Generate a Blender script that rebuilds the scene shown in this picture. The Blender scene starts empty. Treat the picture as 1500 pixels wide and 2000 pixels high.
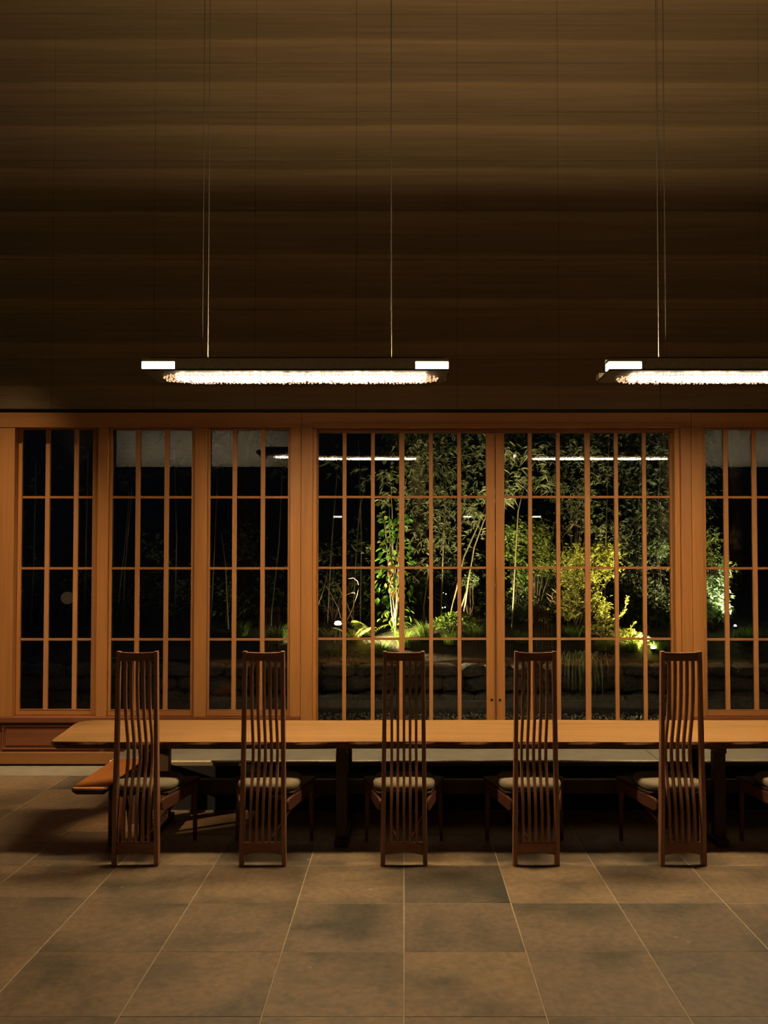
import bpy, math, random
import numpy as np
from mathutils import Vector, Matrix
random.seed(7); RNG = np.random.default_rng(7)
PI = math.pi
C = bpy.context.scene.collection
S = bpy.context.scene

# ------------------------------------------------------------------ camera
H = 1.95; F = 1674.0; CX, CY = 789.0, 1050.0; TH = math.radians(1.6)
cd = bpy.data.cameras.new('camera'); cam = bpy.data.objects.new('camera', cd); C.objects.link(cam)
cam.location = (0, 0, H); cam.rotation_euler = (PI/2 + TH, 0, 0)
cd.sensor_fit = 'AUTO'; cd.sensor_width = 36; cd.lens = F/2000*36
cd.shift_x = -(CX-750)/2000; cd.shift_y = (CY-1000)/2000
cd.clip_start = .05; cd.clip_end = 200
S.camera = cam

# ------------------------------------------------------------------ exposure, world
S.view_settings.view_transform = 'Standard'; S.view_settings.look = 'None'
S.view_settings.exposure = 1.68; S.view_settings.gamma = 1.0
S.view_settings.use_curve_mapping = False
S.cycles.use_denoising = True
S.cycles.max_bounces = 8; S.cycles.transparent_max_bounces = 24
S.cycles.sample_clamp_indirect = 3.0
W = bpy.data.worlds.new('night'); S.world = W; W.use_nodes = True
W.node_tree.nodes['Background'].inputs[0].default_value = (.006, .009, .018, 1)
W.node_tree.nodes['Background'].inputs[1].default_value = 1.0
WARM = (1.0, .72, .42)

def at(px, py, Y):
    """the point at depth Y seen at photograph pixel px, py"""
    u = (px-CX)/F; v = (CY-py)/F
    y = math.cos(TH) - v*math.sin(TH); z = math.sin(TH) + v*math.cos(TH)
    t = Y/y
    return Vector((u*t, Y, H + z*t))
def wx(px, Y, py=1200): return at(px, py, Y).x
def wz(py, Y): return at(CX, py, Y).z

# garden and table lamps of the place are in their builders (see garden_spotlight, pendant_lamp)

# ------------------------------------------------------------------ materials
def nodes(name):
    m = bpy.data.materials.new(name); m.use_nodes = True
    nt = m.node_tree; b = nt.nodes['Principled BSDF']
    return m, nt, b
def N(nt, t, **kw):
    n = nt.nodes.new(t)
    for k, v in kw.items(): setattr(n, k, v)
    return n
def ramp(nt, fac, stops):
    r = N(nt, 'ShaderNodeValToRGB'); e = r.color_ramp.elements
    while len(e) < len(stops): e.new(.5)
    for i, (p, c) in enumerate(stops): e[i].position = p; e[i].color = (*c, 1)
    nt.links.new(fac, r.inputs[0]); return r
def coords(nt, scale, rnd=True):
    tc = N(nt, 'ShaderNodeTexCoord'); mp = N(nt, 'ShaderNodeMapping'); mp.inputs['Scale'].default_value = scale
    src = tc.outputs['Object']
    if rnd:
        oi = N(nt, 'ShaderNodeObjectInfo'); mu = N(nt, 'ShaderNodeVectorMath', operation='MULTIPLY_ADD')
        cb = N(nt, 'ShaderNodeCombineXYZ')
        for i in range(3): nt.links.new(oi.outputs['Random'], cb.inputs[i])
        mu.inputs[1].default_value = (13, 17, 19)
        nt.links.new(cb.outputs[0], mu.inputs[0]); nt.links.new(src, mu.inputs[2]); src = mu.outputs[0]
    nt.links.new(src, mp.inputs[0]); return mp.outputs[0]
def wood(name, c1, c2, axis=2, rough=.5, s=1.0, bump=.12, spec=.35):
    m, nt, b = nodes(name)
    sc = [28*s]*3; sc[axis] = 1.6*s
    v = coords(nt, sc)
    n1 = N(nt, 'ShaderNodeTexNoise'); n1.inputs['Scale'].default_value = 1; n1.inputs['Detail'].default_value = 6; n1.inputs['Distortion'].default_value = .8
    nt.links.new(v, n1.inputs['Vector'])
    n2 = N(nt, 'ShaderNodeTexNoise'); n2.inputs['Scale'].default_value = .18; n2.inputs['Detail'].default_value = 2
    nt.links.new(v, n2.inputs['Vector'])
    mx = N(nt, 'ShaderNodeMath', operation='MULTIPLY_ADD'); mx.inputs[1].default_value = .55
    md = N(nt, 'ShaderNodeMath', operation='MULTIPLY'); md.inputs[1].default_value = .45
    nt.links.new(n2.outputs[0], md.inputs[0]); nt.links.new(n1.outputs[0], mx.inputs[0]); nt.links.new(md.outputs[0], mx.inputs[2])
    r = ramp(nt, mx.outputs[0], [(.3, c2), (.68, c1)])
    nt.links.new(r.outputs[0], b.inputs['Base Color'])
    b.inputs['Roughness'].default_value = rough; b.inputs['Specular IOR Level'].default_value = spec
    bp = N(nt, 'ShaderNodeBump'); bp.inputs['Strength'].default_value = bump; bp.inputs['Distance'].default_value = .003
    nt.links.new(n1.outputs[0], bp.inputs['Height']); nt.links.new(bp.outputs[0], b.inputs['Normal'])
    return m
def mottled(name, c1, c2, scale=3, rough=.7, bump=.2, dist=.01, detail=8, spec=.3, rnd=True, scl=(1,1,1)):
    m, nt, b = nodes(name); v = coords(nt, scl, rnd)
    n1 = N(nt, 'ShaderNodeTexNoise'); n1.inputs['Scale'].default_value = scale; n1.inputs['Detail'].default_value = detail; n1.inputs['Roughness'].default_value = .62
    nt.links.new(v, n1.inputs['Vector'])
    r = ramp(nt, n1.outputs[0], [(.32, c2), (.68, c1)])
    nt.links.new(r.outputs[0], b.inputs['Base Color'])
    b.inputs['Roughness'].default_value = rough; b.inputs['Specular IOR Level'].default_value = spec
    bp = N(nt, 'ShaderNodeBump'); bp.inputs['Strength'].default_value = bump; bp.inputs['Distance'].default_value = dist
    nt.links.new(n1.outputs[0], bp.inputs['Height']); nt.links.new(bp.outputs[0], b.inputs['Normal'])
    return m
def plain(name, c, rough=.5, metal=0, spec=.4):
    m, nt, b = nodes(name)
    n1 = N(nt, 'ShaderNodeTexNoise'); n1.inputs['Scale'].default_value = 40
    v = coords(nt, (1,1,1)); nt.links.new(v, n1.inputs['Vector'])
    r = ramp(nt, n1.outputs[0], [(.3, tuple(x*.85 for x in c)), (.7, tuple(min(1, x*1.1) for x in c))])
    nt.links.new(r.outputs[0], b.inputs['Base Color'])
    b.inputs['Roughness'].default_value = rough; b.inputs['Metallic'].default_value = metal; b.inputs['Specular IOR Level'].default_value = spec
    return m
def emit(name, c, s, back=None):
    m = bpy.data.materials.new(name); m.use_nodes = True; nt = m.node_tree; nt.nodes.clear()
    o = N(nt, 'ShaderNodeOutputMaterial'); e = N(nt, 'ShaderNodeEmission'); e.inputs[0].default_value = (*c, 1); e.inputs[1].default_value = s
    nt.links.new(e.outputs[0], o.inputs[0]); return m
def leafmat(name, c1, c2, transl=.35, gloss=.5):
    m, nt, b = nodes(name)
    g = N(nt, 'ShaderNodeNewGeometry')
    r = ramp(nt, g.outputs['Random Per Island'], [(0, c2), (1, c1)])
    nt.links.new(r.outputs[0], b.inputs['Base Color']); b.inputs['Roughness'].default_value = gloss; b.inputs['Specular IOR Level'].default_value = .35
    t = N(nt, 'ShaderNodeBsdfTranslucent'); nt.links.new(r.outputs[0], t.inputs[0])
    mx = N(nt, 'ShaderNodeMixShader'); mx.inputs[0].default_value = transl
    nt.links.new(b.outputs[0], mx.inputs[1]); nt.links.new(t.outputs[0], mx.inputs[2])
    nt.links.new(mx.outputs[0], nt.nodes['Material Output'].inputs[0]); return m
def glassmat():
    m = bpy.data.materials.new('window_glass'); m.use_nodes = True; nt = m.node_tree; nt.nodes.clear()
    o = N(nt, 'ShaderNodeOutputMaterial'); t = N(nt, 'ShaderNodeBsdfTransparent'); t.inputs[0].default_value = (.93, .95, .94, 1)
    g = N(nt, 'ShaderNodeBsdfGlossy'); g.inputs['Roughness'].default_value = .004
    f = N(nt, 'ShaderNodeFresnel'); f.inputs[0].default_value = 1.52
    mx = N(nt, 'ShaderNodeMixShader')
    nt.links.new(f.outputs[0], mx.inputs[0]); nt.links.new(t.outputs[0], mx.inputs[1]); nt.links.new(g.outputs[0], mx.inputs[2])
    nt.links.new(mx.outputs[0], o.inputs[0]); return m

M = {}
M['cedar'] = wood('honey_cedar_upright', (.50, .225, .068), (.37, .155, .043), 2)
M['cedar_x'] = wood('honey_cedar_level', (.46, .20, .062), (.34, .14, .04), 0)
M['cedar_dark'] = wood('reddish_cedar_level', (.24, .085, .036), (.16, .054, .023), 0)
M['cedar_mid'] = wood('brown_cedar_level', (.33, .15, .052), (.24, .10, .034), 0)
M['bar'] = wood('thin_cedar_bar', (.52, .25, .10), (.42, .19, .07), 2, s=2)
M['chair'] = wood('dark_cherry', (.36, .18, .11), (.25, .115, .066), 2, rough=.42, s=1.6)
M['chair_x'] = wood('dark_cherry_level', (.28, .125, .072), (.18, .075, .042), 0, rough=.42, s=1.6)
M['table'] = wood('oiled_slab', (.43, .24, .09), (.25, .12, .038), 0, rough=.38, s=.45, spec=.5)
M['bark'] = mottled('live_edge_bark', (.13, .055, .028), (.045, .019, .01), 14, .8, .6, .01)
M['bench'] = wood('orange_bench_slab', (.80, .34, .10), (.58, .22, .06), 1, rough=.4, s=.6)
M['trestle'] = wood('blackened_oak', (.05, .028, .018), (.028, .015, .01), 2, rough=.55)
M['cushion'] = mottled('oatmeal_cushion', (.21, .175, .11), (.165, .135, .085), 220, .9, .4, .001)
M['concrete'] = mottled('pale_concrete', (.17, .16, .125), (.13, .12, .095), 9, .75, .1, .004)
M['curb'] = mottled('pale_border_stone', (.30, .275, .20), (.24, .22, .155), 7, .75, .1, .004)
M['bronze'] = plain('olive_bronze_housing', (.50, .42, .27), .5, .0)
M['plate'] = plain('dark_bronze_plate', (.05, .038, .024), .6)
M['steel'] = plain('thin_steel', (.30, .27, .22), .4, .6)
M['wire'] = plain('wire_rope', (.075, .065, .05), .7, 0)
M['iron'] = plain('black_iron', (.02, .02, .02), .5, .5)
M['plaster'] = mottled('pale_plaster', (.55, .52, .44), (.48, .45, .38), 4, .9, .05, .004)
M['darkwall'] = mottled('dark_wall', (.05, .038, .028), (.035, .026, .018), 3, .9, .1, .01)
M['ceil'] = mottled('dark_timber_ceiling', (.12, .085, .05), (.08, .055, .035), 3, .9, .1, .01)
M['grout'] = mottled('pale_grout', (.42, .36, .26), (.32, .27, .19), 20, .9, .1, .002)
M['subfloor'] = M['grout']
M['glass'] = glassmat()
M['stone'] = mottled('garden_stone', (.17, .155, .13), (.055, .05, .043), 7, .85, .8, .03)
M['kerb'] = mottled('kerb_stone', (.11, .105, .09), (.06, .056, .05), 12, .85, .3, .01)
M['gravel'] = leafmat('gravel_pebbles', (.55, .46, .33), (.22, .19, .14), 0, .8)
M['gravelbed'] = mottled('gravel_bed', (.16, .13, .095), (.05, .04, .03), 60, .95, .8, .02)
M['soil'] = mottled('garden_soil', (.06, .045, .025), (.025, .02, .012), 9, .95, .8, .05)
M['bamboo_leaf'] = leafmat('bamboo_leaves', (.36, .36, .16), (.10, .13, .045))
M['dim_leaf'] = leafmat('evergreen_leaves', (.10, .12, .04), (.03, .045, .018))
M['broad_leaf'] = leafmat('broad_green_leaves', (.20, .38, .045), (.07, .20, .03), .4)
M['orange_leaf'] = leafmat('russet_leaves', (.50, .26, .07), (.30, .15, .05), .3)
M['yellow_leaf'] = leafmat('yellow_green_leaves', (.48, .43, .08), (.17, .21, .035), .4)
M['lime_leaf'] = leafmat('lime_green_leaves', (.31, .34, .06), (.13, .17, .035), .4)
M['white_leaf'] = leafmat('grey_green_leaves', (.36, .42, .17), (.12, .17, .06), .3)
M['grass'] = leafmat('garden_grass_blades', (.26, .36, .06), (.10, .16, .03), .4)
M['dry'] = leafmat('dry_stalks', (.42, .28, .13), (.22, .14, .07), .2)
M['culm'] = mottled('bamboo_culm', (.36, .29, .15), (.22, .18, .09), 5, .5, .1, .003)
M['barkdark'] = mottled('tree_bark', (.12, .08, .045), (.045, .03, .02), 9, .9, .9, .03, scl=(3,3,.6))

def slabmat():
    """stone floor slabs: grey brown with darker clouds, each slab its own tone"""
    m, nt, b = nodes('grey_brown_floor_stone')
    v = coords(nt, (1,1,1))
    n1 = N(nt, 'ShaderNodeTexNoise'); n1.inputs['Scale'].default_value = 2.0; n1.inputs['Detail'].default_value = 5; n1.inputs['Roughness'].default_value = .6
    n2 = N(nt, 'ShaderNodeTexNoise'); n2.inputs['Scale'].default_value = 26; n2.inputs['Detail'].default_value = 6
    n3 = N(nt, 'ShaderNodeTexNoise'); n3.inputs['Scale'].default_value = 11; n3.inputs['Detail'].default_value = 2
    for n in (n1, n2, n3): nt.links.new(v, n.inputs['Vector'])
    oi = N(nt, 'ShaderNodeObjectInfo')
    r1 = ramp(nt, n1.outputs[0], [(.34, (.10, .086, .062)), (.5, (.19, .142, .092)), (.7, (.235, .168, .10))])
    r2 = ramp(nt, oi.outputs['Random'], [(0, (.62, .66, .70)), (.2, (.9, .9, .9)), (.6, (1.05, 1.0, .92)), (1, (1.2, 1.12, 1.0))])
    r3 = ramp(nt, n2.outputs[0], [(.3, (.8, .8, .8)), (.7, (1.18, 1.18, 1.18))])
    r4 = ramp(nt, n3.outputs[0], [(.74, (0, 0, 0)), (.79, (.13, .12, .10))])
    a = N(nt, 'ShaderNodeMix', data_type='RGBA', blend_type='MULTIPLY'); a.inputs[0].default_value = 1
    c = N(nt, 'ShaderNodeMix', data_type='RGBA', blend_type='MULTIPLY'); c.inputs[0].default_value = 1
    d = N(nt, 'ShaderNodeMix', data_type='RGBA', blend_type='ADD'); d.inputs[0].default_value = 1
    nt.links.new(r1.outputs[0], a.inputs[6]); nt.links.new(r2.outputs[0], a.inputs[7])
    nt.links.new(a.outputs[2], c.inputs[6]); nt.links.new(r3.outputs[0], c.inputs[7])
    nt.links.new(c.outputs[2], d.inputs[6]); nt.links.new(r4.outputs[0], d.inputs[7])
    nt.links.new(d.outputs[2], b.inputs['Base Color'])
    rr = ramp(nt, n1.outputs[0], [(.3, (.42,)*3), (.7, (.62,)*3)])
    nt.links.new(rr.outputs[0], b.inputs['Roughness']); b.inputs['Specular IOR Level'].default_value = .4
    bp = N(nt, 'ShaderNodeBump'); bp.inputs['Strength'].default_value = .25; bp.inputs['Distance'].default_value = .004
    nt.links.new(n2.outputs[0], bp.inputs['Height']); nt.links.new(bp.outputs[0], b.inputs['Normal'])
    return m
M['slab'] = slabmat()
def earthmat():
    """board-formed wall: wavering level strata in world height"""
    m, nt, b = nodes('layered_earth_wall')
    g = N(nt, 'ShaderNodeNewGeometry'); sp = N(nt, 'ShaderNodeSeparateXYZ'); nt.links.new(g.outputs['Position'], sp.inputs[0])
    mp = N(nt, 'ShaderNodeMapping'); mp.inputs['Scale'].default_value = (.7, 1, 2.5); nt.links.new(g.outputs['Position'], mp.inputs[0])
    nz = N(nt, 'ShaderNodeTexNoise'); nz.inputs['Scale'].default_value = 1.3; nz.inputs['Detail'].default_value = 4; nt.links.new(mp.outputs[0], nz.inputs['Vector'])
    # strata: sawtooth of height, pitch 0.425 m, wobbling a little
    w = N(nt, 'ShaderNodeMath', operation='MULTIPLY_ADD'); w.inputs[1].default_value = .05; nt.links.new(nz.outputs[0], w.inputs[0]); nt.links.new(sp.outputs['Z'], w.inputs[2])
    dv = N(nt, 'ShaderNodeMath', operation='DIVIDE'); dv.inputs[1].default_value = .425; nt.links.new(w.outputs[0], dv.inputs[0])
    off = N(nt, 'ShaderNodeMath', operation='ADD'); off.inputs[1].default_value = .35; nt.links.new(dv.outputs[0], off.inputs[0])
    fr = N(nt, 'ShaderNodeMath', operation='FRACT'); nt.links.new(off.outputs[0], fr.inputs[0])
    r1 = ramp(nt, fr.outputs[0], [(0, (.80,)*3), (.45, (.86,)*3), (.72, (1.0,)*3), (.94, (1.2, 1.18, 1.12)), (1.0, (.82,)*3)])
    mp2 = N(nt, 'ShaderNodeMapping'); mp2.inputs['Scale'].default_value = (.5, 1, 22); nt.links.new(g.outputs['Position'], mp2.inputs[0])
    n2 = N(nt, 'ShaderNodeTexNoise'); n2.inputs['Scale'].default_value = 1.5; n2.inputs['Detail'].default_value = 5; nt.links.new(mp2.outputs[0], n2.inputs['Vector'])
    r2 = ramp(nt, n2.outputs[0], [(.3, (.20, .142, .075)), (.7, (.255, .185, .10))])
    a = N(nt, 'ShaderNodeMix', data_type='RGBA', blend_type='MULTIPLY'); a.inputs[0].default_value = 1
    nt.links.new(r1.outputs[0], a.inputs[6]); nt.links.new(r2.outputs[0], a.inputs[7]); nt.links.new(a.outputs[2], b.inputs['Base Color'])
    b.inputs['Roughness'].default_value = .9; b.inputs['Specular IOR Level'].default_value = .2
    bp = N(nt, 'ShaderNodeBump'); bp.inputs['Strength'].default_value = .4; bp.inputs['Distance'].default_value = .006
    nt.links.new(n2.outputs[0], bp.inputs['Height']); nt.links.new(bp.outputs[0], b.inputs['Normal'])
    return m
M['earth'] = earthmat()

# ------------------------------------------------------------------ mesh helpers
class MB:
    def __init__(s): s.v = []; s.f = []; s.mi = []
    def add(s, vs, fs, mi=0):
        o = len(s.v); s.v += [tuple(v) for v in vs]
        for f in fs: s.f.append(tuple(o+i for i in f)); s.mi.append(mi)
        return s
    def box(s, x0, x1, y0, y1, z0, z1, mi=0):
        return s.add([(x0,y0,z0),(x1,y0,z0),(x1,y1,z0),(x0,y1,z0),(x0,y0,z1),(x1,y0,z1),(x1,y1,z1),(x0,y1,z1)],
                     [(0,3,2,1),(4,5,6,7),(0,1,5,4),(1,2,6,5),(2,3,7,6),(3,0,4,7)], mi)
    def sweep(s, pts, prof, mi=0, up=(0,1,0), cap=True):
        """rings: prof is list of (a,b) offsets per point or one list; ring plane = X / Y axes as given"""
        n = len(pts); rings = []
        for i, p in enumerate(pts):
            pr = prof[i] if isinstance(prof[0][0], (list, tuple)) else prof
            rings.append([(p[0]+a[0], p[1]+a[1], p[2]+(a[2] if len(a) > 2 else 0)) for a in pr])
        k = len(rings[0]); vs = [v for r in rings for v in r]; fs = []
        for i in range(n-1):
            for j in range(k):
                a = i*k+j; b_ = i*k+(j+1) % k
                fs.append((a, b_, b_+k, a+k))
        if cap: fs.append(tuple(range(k-1, -1, -1))); fs.append(tuple((n-1)*k+j for j in range(k)))
        return s.add(vs, fs, mi)
    def tube(s, pts, rad, k=6, mi=0):
        pts = [Vector(p) for p in pts]; rings = []
        for i, p in enumerate(pts):
            d = (pts[min(i+1, len(pts)-1)] - pts[max(i-1, 0)])
            if d.length < 1e-9: d = Vector((0,0,1))
            d.normalize(); a = d.orthogonal().normalized() if i == 0 else (prev - d*prev.dot(d)).normalized()
            prev = a; b_ = d.cross(a); r = rad[i] if isinstance(rad, (list, tuple)) else rad
            rings.append([p + a*(r*math.cos(t)) + b_*(r*math.sin(t)) for t in [2*PI*j/k for j in range(k)]])
        vs = [v for r in rings for v in r]; fs = []
        for i in range(len(pts)-1):
            for j in range(k): a = i*k+j; b_ = i*k+(j+1) % k; fs.append((a, b_, b_+k, a+k))
        fs.append(tuple(range(k-1, -1, -1))); fs.append(tuple((len(pts)-1)*k+j for j in range(k)))
        return s.add(vs, fs, mi)
    def lathe(s, prof, k=20, c=(0,0,0), mi=0):
        vs = []; fs = []
        for r, z in prof:
            for j in range(k): t = 2*PI*j/k; vs.append((c[0]+r*math.cos(t), c[1]+r*math.sin(t), c[2]+z))
        for i in range(len(prof)-1):
            for j in range(k): a = i*k+j; b_ = i*k+(j+1) % k; fs.append((a, b_, b_+k, a+k))
        return s.add(vs, fs, mi)
    def build(s, name, mats, parent=None, smooth=False, bevel=0, seg=1, fixn=False):
        me = bpy.data.meshes.new(name); me.from_pydata(s.v, [], s.f); me.update()
        mats = mats if isinstance(mats, (list, tuple)) else [mats]
        for m in mats: me.materials.append(m)
        if len(mats) > 1:
            for p, i in zip(me.polygons, s.mi): p.material_index = i
        if smooth: me.polygons.foreach_set('use_smooth', [True]*len(me.polygons))
        o = bpy.data.objects.new(name, me); C.objects.link(o)
        if parent is not None: o.parent = parent
        if bevel:
            b = o.modifiers.new('bevel', 'BEVEL'); b.width = bevel; b.segments = seg; b.limit_method = 'ANGLE'; b.angle_limit = .6
        return o
def tag(o, label=None, cat=None, group=None, kind=None):
    if label: o['label'] = label
    if cat: o['category'] = cat
    if group: o['group'] = group
    if kind: o['kind'] = kind
    return o
def empty(name, loc=(0,0,0), rz=0):
    o = bpy.data.objects.new(name, None); C.objects.link(o); o.location = loc; o.rotation_euler = (0,0,rz); o.empty_display_size = .1
    return o
def struct(o, label, cat): return tag(o, label, cat, kind='structure')
def copy_tree(o, parent=None):
    c = o.copy(); C.objects.link(c); c.parent = parent
    for ch in list(o.children): copy_tree(ch, c)
    return c
def boxo(name, b, mat, parent=None, bevel=0):
    """box as own object with its origin at the centre so that grain and tone vary"""
    cx, cy, cz = [(b[i]+b[i+1])/2 for i in (0, 2, 4)]
    o = MB().box(b[0]-cx, b[1]-cx, b[2]-cy, b[3]-cy, b[4]-cz, b[5]-cz).build(name, mat, parent, bevel=bevel)
    o.location = (cx, cy, cz); return o

# ------------------------------------------------------------------ room shell
YW = 8.22                                   # face of posts and wall
XL, XR, YB, ZC = -7.6, 9.6, -4.0, 8.3
# floor: base + slabs
TP = .611
base = MB().box(XL, XR, YB, YW+.4, -.12, -.0012).build('floor', M['grout'])
struct(base, 'grey-brown square stone slab floor with pale joints', 'floor')
rows0 = 5.561 - 6*TP
xs = [k*TP for k in range(-9, 11)]
for i in range(len(xs)-1):
    k = round(xs[i]/TP)
    sh = .092 if k == -4 else 0
    for j in range(10):
        y0 = rows0 + j*TP + sh; y1 = min(y0+TP, 7.87)
        if y1-y0 < .05: continue
        g = .0026
        dz = random.uniform(-.0008, .0008)
        boxo('floor_slab', (xs[i]+g, xs[i]+TP-g, y0+.0012, y1-.0012, -.03, dz), M['slab'], base, bevel=.0015)
border = MB()
o = boxo('trim_1', (XL, XR, 7.873, YW+.06, -.05, .003), M['curb'], None, .003)
struct(o, 'pale stone strip along the floor at the foot of the wall', 'trim')

# upper wall built of formed panels
z_head_top = wz(806, YW)
uw = MB().box(XL, XR, YW+.10, YW+.35, z_head_top-.02, ZC).build('wall_back', M['earth'])
struct(uw, 'tall dark brown layered earth wall above the windows', 'wall')
PW, PH = wx(1090, YW, 400)-wx(893, YW, 400), wz(504, YW)-wz(601, YW)
x0 = wx(1090, YW, 400); zb = wz(799, YW)
for r in range(11):
    for c in range(-9, 9):
        a, b = x0+c*PW, x0+(c+1)*PW
        a, b = max(a, XL+.02), min(b, XR-.02)
        z0, z1 = zb+r*PH, min(zb+(r+1)*PH, ZC-.01)
        if b-a < .05 or z1-z0 < .05: continue
        d = random.uniform(-.0015, .0015)
        boxo('wall_panel', (a+.0008, b-.0008, YW+.0+d, YW+.12, z0+.0016, z1-.0016), M['earth'], uw, bevel=.002)
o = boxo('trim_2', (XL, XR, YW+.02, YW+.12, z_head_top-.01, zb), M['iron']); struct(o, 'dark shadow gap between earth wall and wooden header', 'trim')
struct(MB().box(XL-.2, XL, YB, YW+.4, -.1, ZC).build('wall_left', M['darkwall']), 'dark left side wall', 'wall')
struct(MB().box(XR, XR+.2, YB, YW+.4, -.1, ZC).build('wall_right', M['darkwall']), 'dark right side wall', 'wall')
struct(MB().box(XL, XR, YB-.2, YB, -.1, ZC).build('wall_front', M['darkwall']), 'dark wall behind the viewer', 'wall')
struct(MB().box(XL-.2, XR+.2, YB-.2, YW+.45, ZC, ZC+.2).build('ceiling', M['ceil']), 'dark timber ceiling', 'ceiling')
# two pale plaster panels high on the wall behind the viewer, each washed by a lamp (they mirror in the glass)
for (a, b, lab) in ((-6.9, -2.75, 'pale plaster panel high on the left of the rear wall'), (7.0, 9.4, 'pale plaster panel high on the right of the rear wall')):
    p = boxo('wall_panel', (a, b, YB, YB+.06, 4.2, ZC-.05), M['plaster']); tag(p, lab, 'panel', 'plaster panels behind the viewer')
    r = empty('wall_washer', ((a+b)/2, YB+.75, 4.10)); tag(r, lab.replace('pale plaster panel', 'lamp under the plaster panel'), 'lamp')
    L = (b-a)/2
    MB().box(-L, L, -.10, .10, -.05, -.03).box(-L, L, .08, .10, -.03, .03).build('trough', M['iron'], r)
    for xx in (-L*.8, L*.8): MB().box(xx-.015, xx+.015, -.75, -.1, -.05, -.03).build('arm', M['iron'], r)
    MB().add([(-L+.05, -.05, -.02), (L-.05, -.05, -.02), (L-.05, .05, -.02), (-L+.05, .05, -.02)], [(0,1,2,3)]).build('light_strip', emit('washer_glow_'+('a' if a < 0 else 'b'), (1, .8, .55), 22), r)

# ------------------------------------------------------------------ joinery wall
def post(px0, px1, name, lab, y0=1400, y1=806, Yf=YW, D=.16, zb_=None, zt_=None):
    a, b = wx(px0, Yf), wx(px1, Yf)
    o = boxo(name, (a+.0015, b-.0015, Yf, Yf+D, wz(y0, Yf) if zb_ is None else zb_, wz(y1, Yf) if zt_ is None else zt_), M['cedar'], None, .003)
    return struct(o, lab, 'post')
ZS0 = wz(1400, YW)            # window sill top
ZH0 = wz(835, YW); ZH1 = wz(806, YW)
tn = [3]
def tname():
    s_ = 'trim_%d' % tn[0]; tn[0] += 1; return s_
for a, b, lab, full in ((-22, 25, 'wooden post at the left edge, left of the first window', 0), (188, 209, 'slim wooden post between first and second window', 0),
                  (378, 403, 'slim wooden post between second and third window', 0), (565.5, 587, 'wooden post right of the third window, left of a grooved pair', 0),
                  (587, 610, 'wooden door post left of the glazed doors', 1), (1332, 1353, 'wooden door post right of the glazed doors', 1),
                  (1353, 1375.6, 'wooden post left of the window at the right edge', 0), (1545, 1568, 'slim wooden post beyond the right edge', 0)):
    post(a, b, tname(), lab, zb_=0.004 if full else ZS0, zt_=ZH0)
# headers
for a, b, lab in ((-330, 587, 'wooden header above the three left windows'), (587, 1353, 'wooden header above the glazed doors'), (1353, 1800, 'wooden header above the right windows')):
    o = boxo(tname(), (wx(a, YW)+.0015, wx(b, YW)-.0015, YW-.004, YW+.16, ZH0, ZH1), M['cedar_x'], None, .003); struct(o, lab, 'header')
dh = boxo(tname(), (wx(610, YW), wx(1332, YW), YW-.012, YW+.04, ZH0-.004, wz(826, YW)), M['cedar_x'], None, .004); struct(dh, 'thin lighter lip along the lower edge of the door header', 'trim')

def pane_grid(parent, x0, x1, z0, z1, Yg, xm, zm, Yf, wm, wmun, depth, thickidx=(), wthick=.06):
    """mullions (upright) at xm, muntins (level) at zm, and a glass pane in every cell"""
    for i, x in enumerate(xm):
        w = wthick if i in thickidx else wm
        boxo('mullion', (x-w/2, x+w/2, Yf, Yf+depth, z0, z1), M['bar'], parent, .002)
    cols = [x0] + list(xm) + [x1]; rws = [z0] + list(zm) + [z1]
    for z in zm:
        for i in range(len(cols)-1):
            l = cols[i] + (0 if i == 0 else (wthick if i-1 in thickidx else wm)/2); r = cols[i+1] - (0 if i == len(cols)-2 else (wthick if i in thickidx else wm)/2)
            boxo('muntin', (l, r, Yf+.008, Yf+depth-.004, z-wmun/2, z+wmun/2), M['cedar_x'], parent)
    for i in range(len(cols)-1):
        for j in range(len(rws)-1):
            l = cols[i] + (.001 if i == 0 else wm/2); r = cols[i+1] - (.001 if i == len(cols)-2 else wm/2)
            b_ = rws[j] + (.001 if j == 0 else wmun/2); t = rws[j+1] - (.001 if j == len(rws)-2 else wmun/2)
            boxo('glass_pane', (l, r, Yg, Yg+.005, b_, t), M['glass'], parent)

def window(n, fx0, fx1, pxa, pxm, pxb, Yf, lab, py_t=838, py_b=1387):
    root = empty('window_%d' % n, (0,0,0)); struct(root, lab, 'window')
    X0, X1 = wx(fx0, YW), wx(fx1, YW)
    ga, gb = wx(pxa, Yf), wx(pxb, Yf)
    zt, zbm = wz(py_t, Yf), wz(py_b, Yf)
    ZT = ZH0; ZB = ZS0
    X0 += .001; X1 -= .001
    boxo('sash_stile', (X0, ga, Yf, Yf+.045, ZB+.002, ZT-.002), M['cedar'], root, .003)
    boxo('sash_stile', (gb, X1, Yf, Yf+.045, ZB+.002, ZT-.002), M['cedar'], root, .003)
    boxo('sash_rail', (ga, gb, Yf, Yf+.045, ZB+.002, zbm), M['cedar_x'], root, .003)
    boxo('sash_rail', (ga, gb, Yf, Yf+.045, zt, ZT-.002), M['cedar_x'], root, .003)
    # thin glazing bead round the opening
    t = .006
    MB().box(ga, ga+t, Yf-.004, Yf+.004, zbm, zt).box(gb-t, gb, Yf-.004, Yf+.004, zbm, zt).box(ga+t, gb-t, Yf-.004, Yf+.004, zbm, zbm+t).box(ga+t, gb-t, Yf-.004, Yf+.004, zt-t, zt).build('glazing_bead', M['bar'], root)
    pane_grid(root, ga, gb, zbm, zt, Yf+.024, [wx(p, Yf) for p in pxm], [wz(p, Yf) for p in (1249, 1110, 971)], Yf+.002, .041, .022, .032)
    return root
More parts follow.
